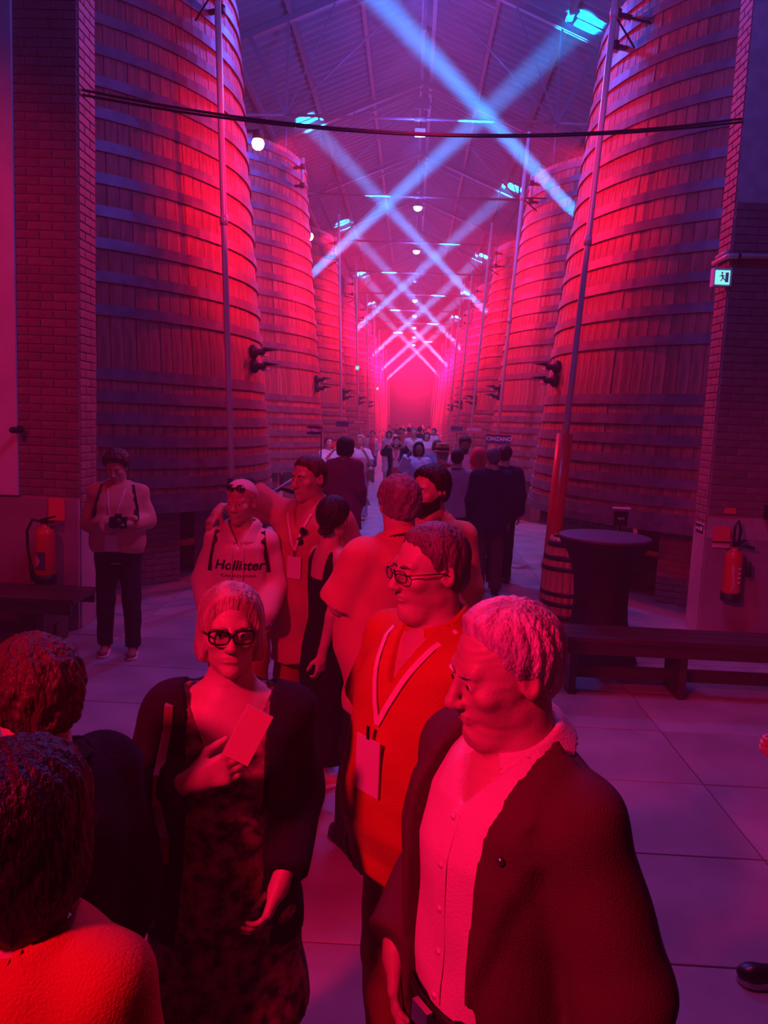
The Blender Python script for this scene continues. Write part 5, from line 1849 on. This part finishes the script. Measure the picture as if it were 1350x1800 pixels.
person('long-haired woman in a lavender top looking up with one arm raised', (.15, 13.0), 8, 1.645, look=(0, -16, 0), o=dict(fem=1, w=1.05), res=.018, skin=M_skin_dark,
       arms=dict(elR=(-.30, -.12, 1.30), wrR=(-.22, -.22, 1.52)),
       hair=dict(style='long', mat=M_hair_dark, t=.022, res=.010),
       clothes=[dict(kind='top', mat=M_lav, hem=.80, sleeve=.95, t=.034, fold=.008, sr=1.6), dict(kind='trousers', mat=M_blacktr), dict(kind='shoes', mat=M_leather)])
def ph2(root, S, J, hw):
    MB().box(Vector((0, -.36, 1.735)) * S, (.16, .012, .10)).obj('phone', mat('dark_red_phone', (.28, .03, .05), .4), root)
    bpy.context.view_layer.update()
    MB().box(Vector((.0, -.19, 1.18)) * S, (.11, .005, .14)).obj('badge', M_letter, root)
    for s_ in (-1, 1):
        ribbon(root, [(s_ * .07, -.10, 1.45), (s_ * .04, -.165, 1.35), (.0, -.185, 1.24)], .014, M_letter, 'lanyard', S)
person('woman in a black blazer and red top holding a phone up high with both hands', (-.29, 16.0), 2, 1.64, look=(0, -14, 0), o=dict(fem=1), res=.017,
       arms=dict(elR=(-.26, -.14, 1.42), wrR=(-.10, -.32, 1.63), elL=(.26, -.14, 1.42), wrL=(.10, -.32, 1.63)),
       hair=dict(style='bob', mat=M_hair_dark, t=.016, res=.010),
       clothes=[dict(kind='top', mat=M_redtop, hem=.88, sleeve=0, t=.016), dict(kind='jacket', mat=M_cardigan, hem=.82, sleeve=.8, t=.032, open=[(.6, .09, 0), (1.5, .08, 0)], neck=.09), dict(kind='trousers', mat=M_blacktr), dict(kind='shoes', mat=M_leather)], extras=ph2)
def ph3(root, S, J, hw):
    MB().box(Vector((-.02, -.40, 1.62)) * S, (.16, .012, .11), M=Matrix.Rotation(.3, 3, 'Y')).obj('phone', mat('red_phone', (.75, .08, .10), .4), root)
person('person in a white top at left photographing with a red phone', (-1.62, 15.3), 30, 1.60, look=(0, -10, 0), o=dict(fem=1), res=.018,
       arms=dict(elR=(-.20, -.22, 1.25), wrR=(-.05, -.38, 1.50), elL=(.20, -.22, 1.25), wrL=(.06, -.38, 1.50)),
       hair=dict(style='short', mat=M_hair_brown, t=.02, res=.010),
       clothes=[dict(kind='top', mat=M_whitec, hem=.82, sleeve=.5, t=.03), dict(kind='trousers', mat=M_beige), dict(kind='shoes', mat=M_leather)], extras=ph3)
def bag(root, S, J, hw):
    MB().box(Vector((.24, -.05, .95)) * S, (.10, .26, .22)).obj('shoulder_bag', mat('brown_bag', (.22, .08, .07), .5), root)
    ribbon(root, [(.15, .02, 1.47), (.22, -.05, 1.25), (.24, -.06, 1.05)], .02, M_brown, 'bag_strap', S, nrm=(-1, 0, 0))
person('blonde woman in a white top with a brown shoulder bag', (-.98, 15.2), 0, 1.68, look=(-10, 0, 0), o=dict(fem=1), res=.018,
       arms=dict(elL=(.24, -.12, 1.18), wrL=(.10, -.22, 1.42)),
       hair=dict(style='bob', mat=M_hair_blonde, t=.02, res=.010),
       clothes=[dict(kind='top', mat=M_whitec, hem=.84, sleeve=.4, t=.022), dict(kind='trousers', mat=M_lav, t=.03, cuff=1.5), dict(kind='shoes', mat=M_sneak)], extras=bag)
person('woman in a red top, open pale shirt and dark blue skirt walking', (-1.24, 24.8), 0, 1.64, o=dict(fem=1), res=.02, legs=dict(anL=(.10, -.12, .085)),
       hair=dict(style='short', mat=M_hair_brown, t=.012, res=.012),
       clothes=[dict(kind='top', mat=M_redtop, hem=.92, sleeve=0, t=.02), dict(kind='jacket', mat=M_whitec, hem=.9, sleeve=.6, t=.03, open=[(.6, .10, 0), (1.5, .09, 0)]), dict(kind='skirt', mat=M_blueskirt, hem=.52, flare=.05, waist=.99), dict(kind='shoes', mat=M_leather)])
person('dark-haired woman in a pale pink outfit behind the phone holder', (-.68, 24.3), 0, 1.67, o=dict(fem=1), res=.02,
       hair=dict(style='long', mat=M_hair_dark, t=.018, res=.012),
       clothes=[dict(kind='dress', mat=cloth('pale_pink', (.75, .52, .60), .8), hem=.4, sleeve=.5, t=.025), dict(kind='shoes', mat=M_leather)])
person('tall man in an open white shirt in the middle of the aisle', (.085, 21.0), 0, 1.81, o=dict(w=1.05), res=.02,
       hair=dict(style='short', mat=M_hair_grey, t=.008, res=.012),
       clothes=[dict(kind='top', mat=M_whitec, hem=.84, sleeve=.5, vneck=.12, t=.03), dict(kind='trousers', mat=M_beige), dict(kind='shoes', mat=M_leather)])
person('woman in a white blouse to the right of the tall man in white', (.46, 21.9), 0, 1.70, o=dict(fem=1), res=.02,
       hair=dict(style='bob', mat=M_hair_brown, t=.014, res=.012),
       clothes=[dict(kind='top', mat=M_whitec, hem=.84, sleeve=.5, t=.026), dict(kind='trousers', mat=M_jeans), dict(kind='shoes', mat=M_leather)])
person('person with brown hair and a blue-grey jacket beside the hat wearer', (.50, 14.5), 10, 1.66, look=(20, 6, 0), o=dict(fem=1), res=.02,
       hair=dict(style='bob', mat=M_hair_brown, t=.016, res=.012),
       clothes=[dict(kind='top', mat=cloth('blue_grey', (.16, .18, .34), .8), hem=.84, sleeve=.9, t=.03), dict(kind='trousers', mat=M_blacktr), dict(kind='shoes', mat=M_leather)])

# far crowd: three figures and copies of them
def copy_tree(o, parent=None):
    c = o.copy(); COL.objects.link(c); c.parent = parent
    for ch in list(o.children): copy_tree(ch, c)
    return c
protos = []
for nm, tm, bm_, fem in (('red top and dark trousers', M_redtop, M_blueskirt, 0), ('white shirt and pale trousers', M_whitec, M_beige, 1), ('dark jacket and black trousers', M_navyj, M_blacktr, 0)):
    protos.append((nm, person('proto', (0, 40), 0, 1.70, o=dict(fem=fem), res=.03, hair=dict(style='short', mat=M_hair_dark if fem == 0 else M_hair_brown, t=.02, res=.018),
           clothes=[dict(kind='top', mat=tm, hem=.88, sleeve=.5, t=.03), dict(kind='trousers', mat=bm_, t=.02)])))
spots = [(-.33, 31, 0), (-.08, 31.6, 0), (.35, 30, 2), (.85, 28.5, 1), (-.75, 33, 1), (.62, 34, 1), (.15, 36, 2), (-.50, 37.5, 2), (1.05, 36, 2), (-1.05, 38, 1), (.45, 40.5, 0),
         (-.25, 42, 1), (.80, 44, 1), (-.8, 45, 2), (.12, 47, 2), (1.1, 48, 0), (-.5, 51, 0), (.5, 53, 2), (-.1, 57, 1), (.9, 58, 2)]
WHERE = ['straight above the raised phone', 'right beside the other red top', 'right of the tall man in white', 'well right, near the vats', 'left of the raised phone',
         'just right of the tall man in white', 'mid aisle behind the tall man', 'behind the two red tops', 'at the right vats, nearer one', 'at the left vats', 'deep in the aisle, right of centre',
         'deep in the aisle, left of centre', 'deep in the aisle by the right vats', 'deep in the aisle by the left vats', 'deep in the centre of the aisle', 'deep by the right vats, small',
         'very far, left of centre', 'very far, right of centre', 'farthest in the centre', 'farthest by the right vats']
used = set()
for i, (x, y, k) in enumerate(spots):
    nm, pr_ = protos[k]
    r = pr_ if k not in used else copy_tree(pr_)
    used.add(k)
    r.location = (x, y, 0)
    r.rotation_euler = (0, 0, random.choice((0, .4, -.4, 3.1, 2.7)))
    s_ = random.uniform(.95, 1.05)
    r.scale = (s_, s_, s_)
    tag(r, 'distant visitor in %s, %s' % (nm, WHERE[i]), 'person', 'distant visitors in the haze')
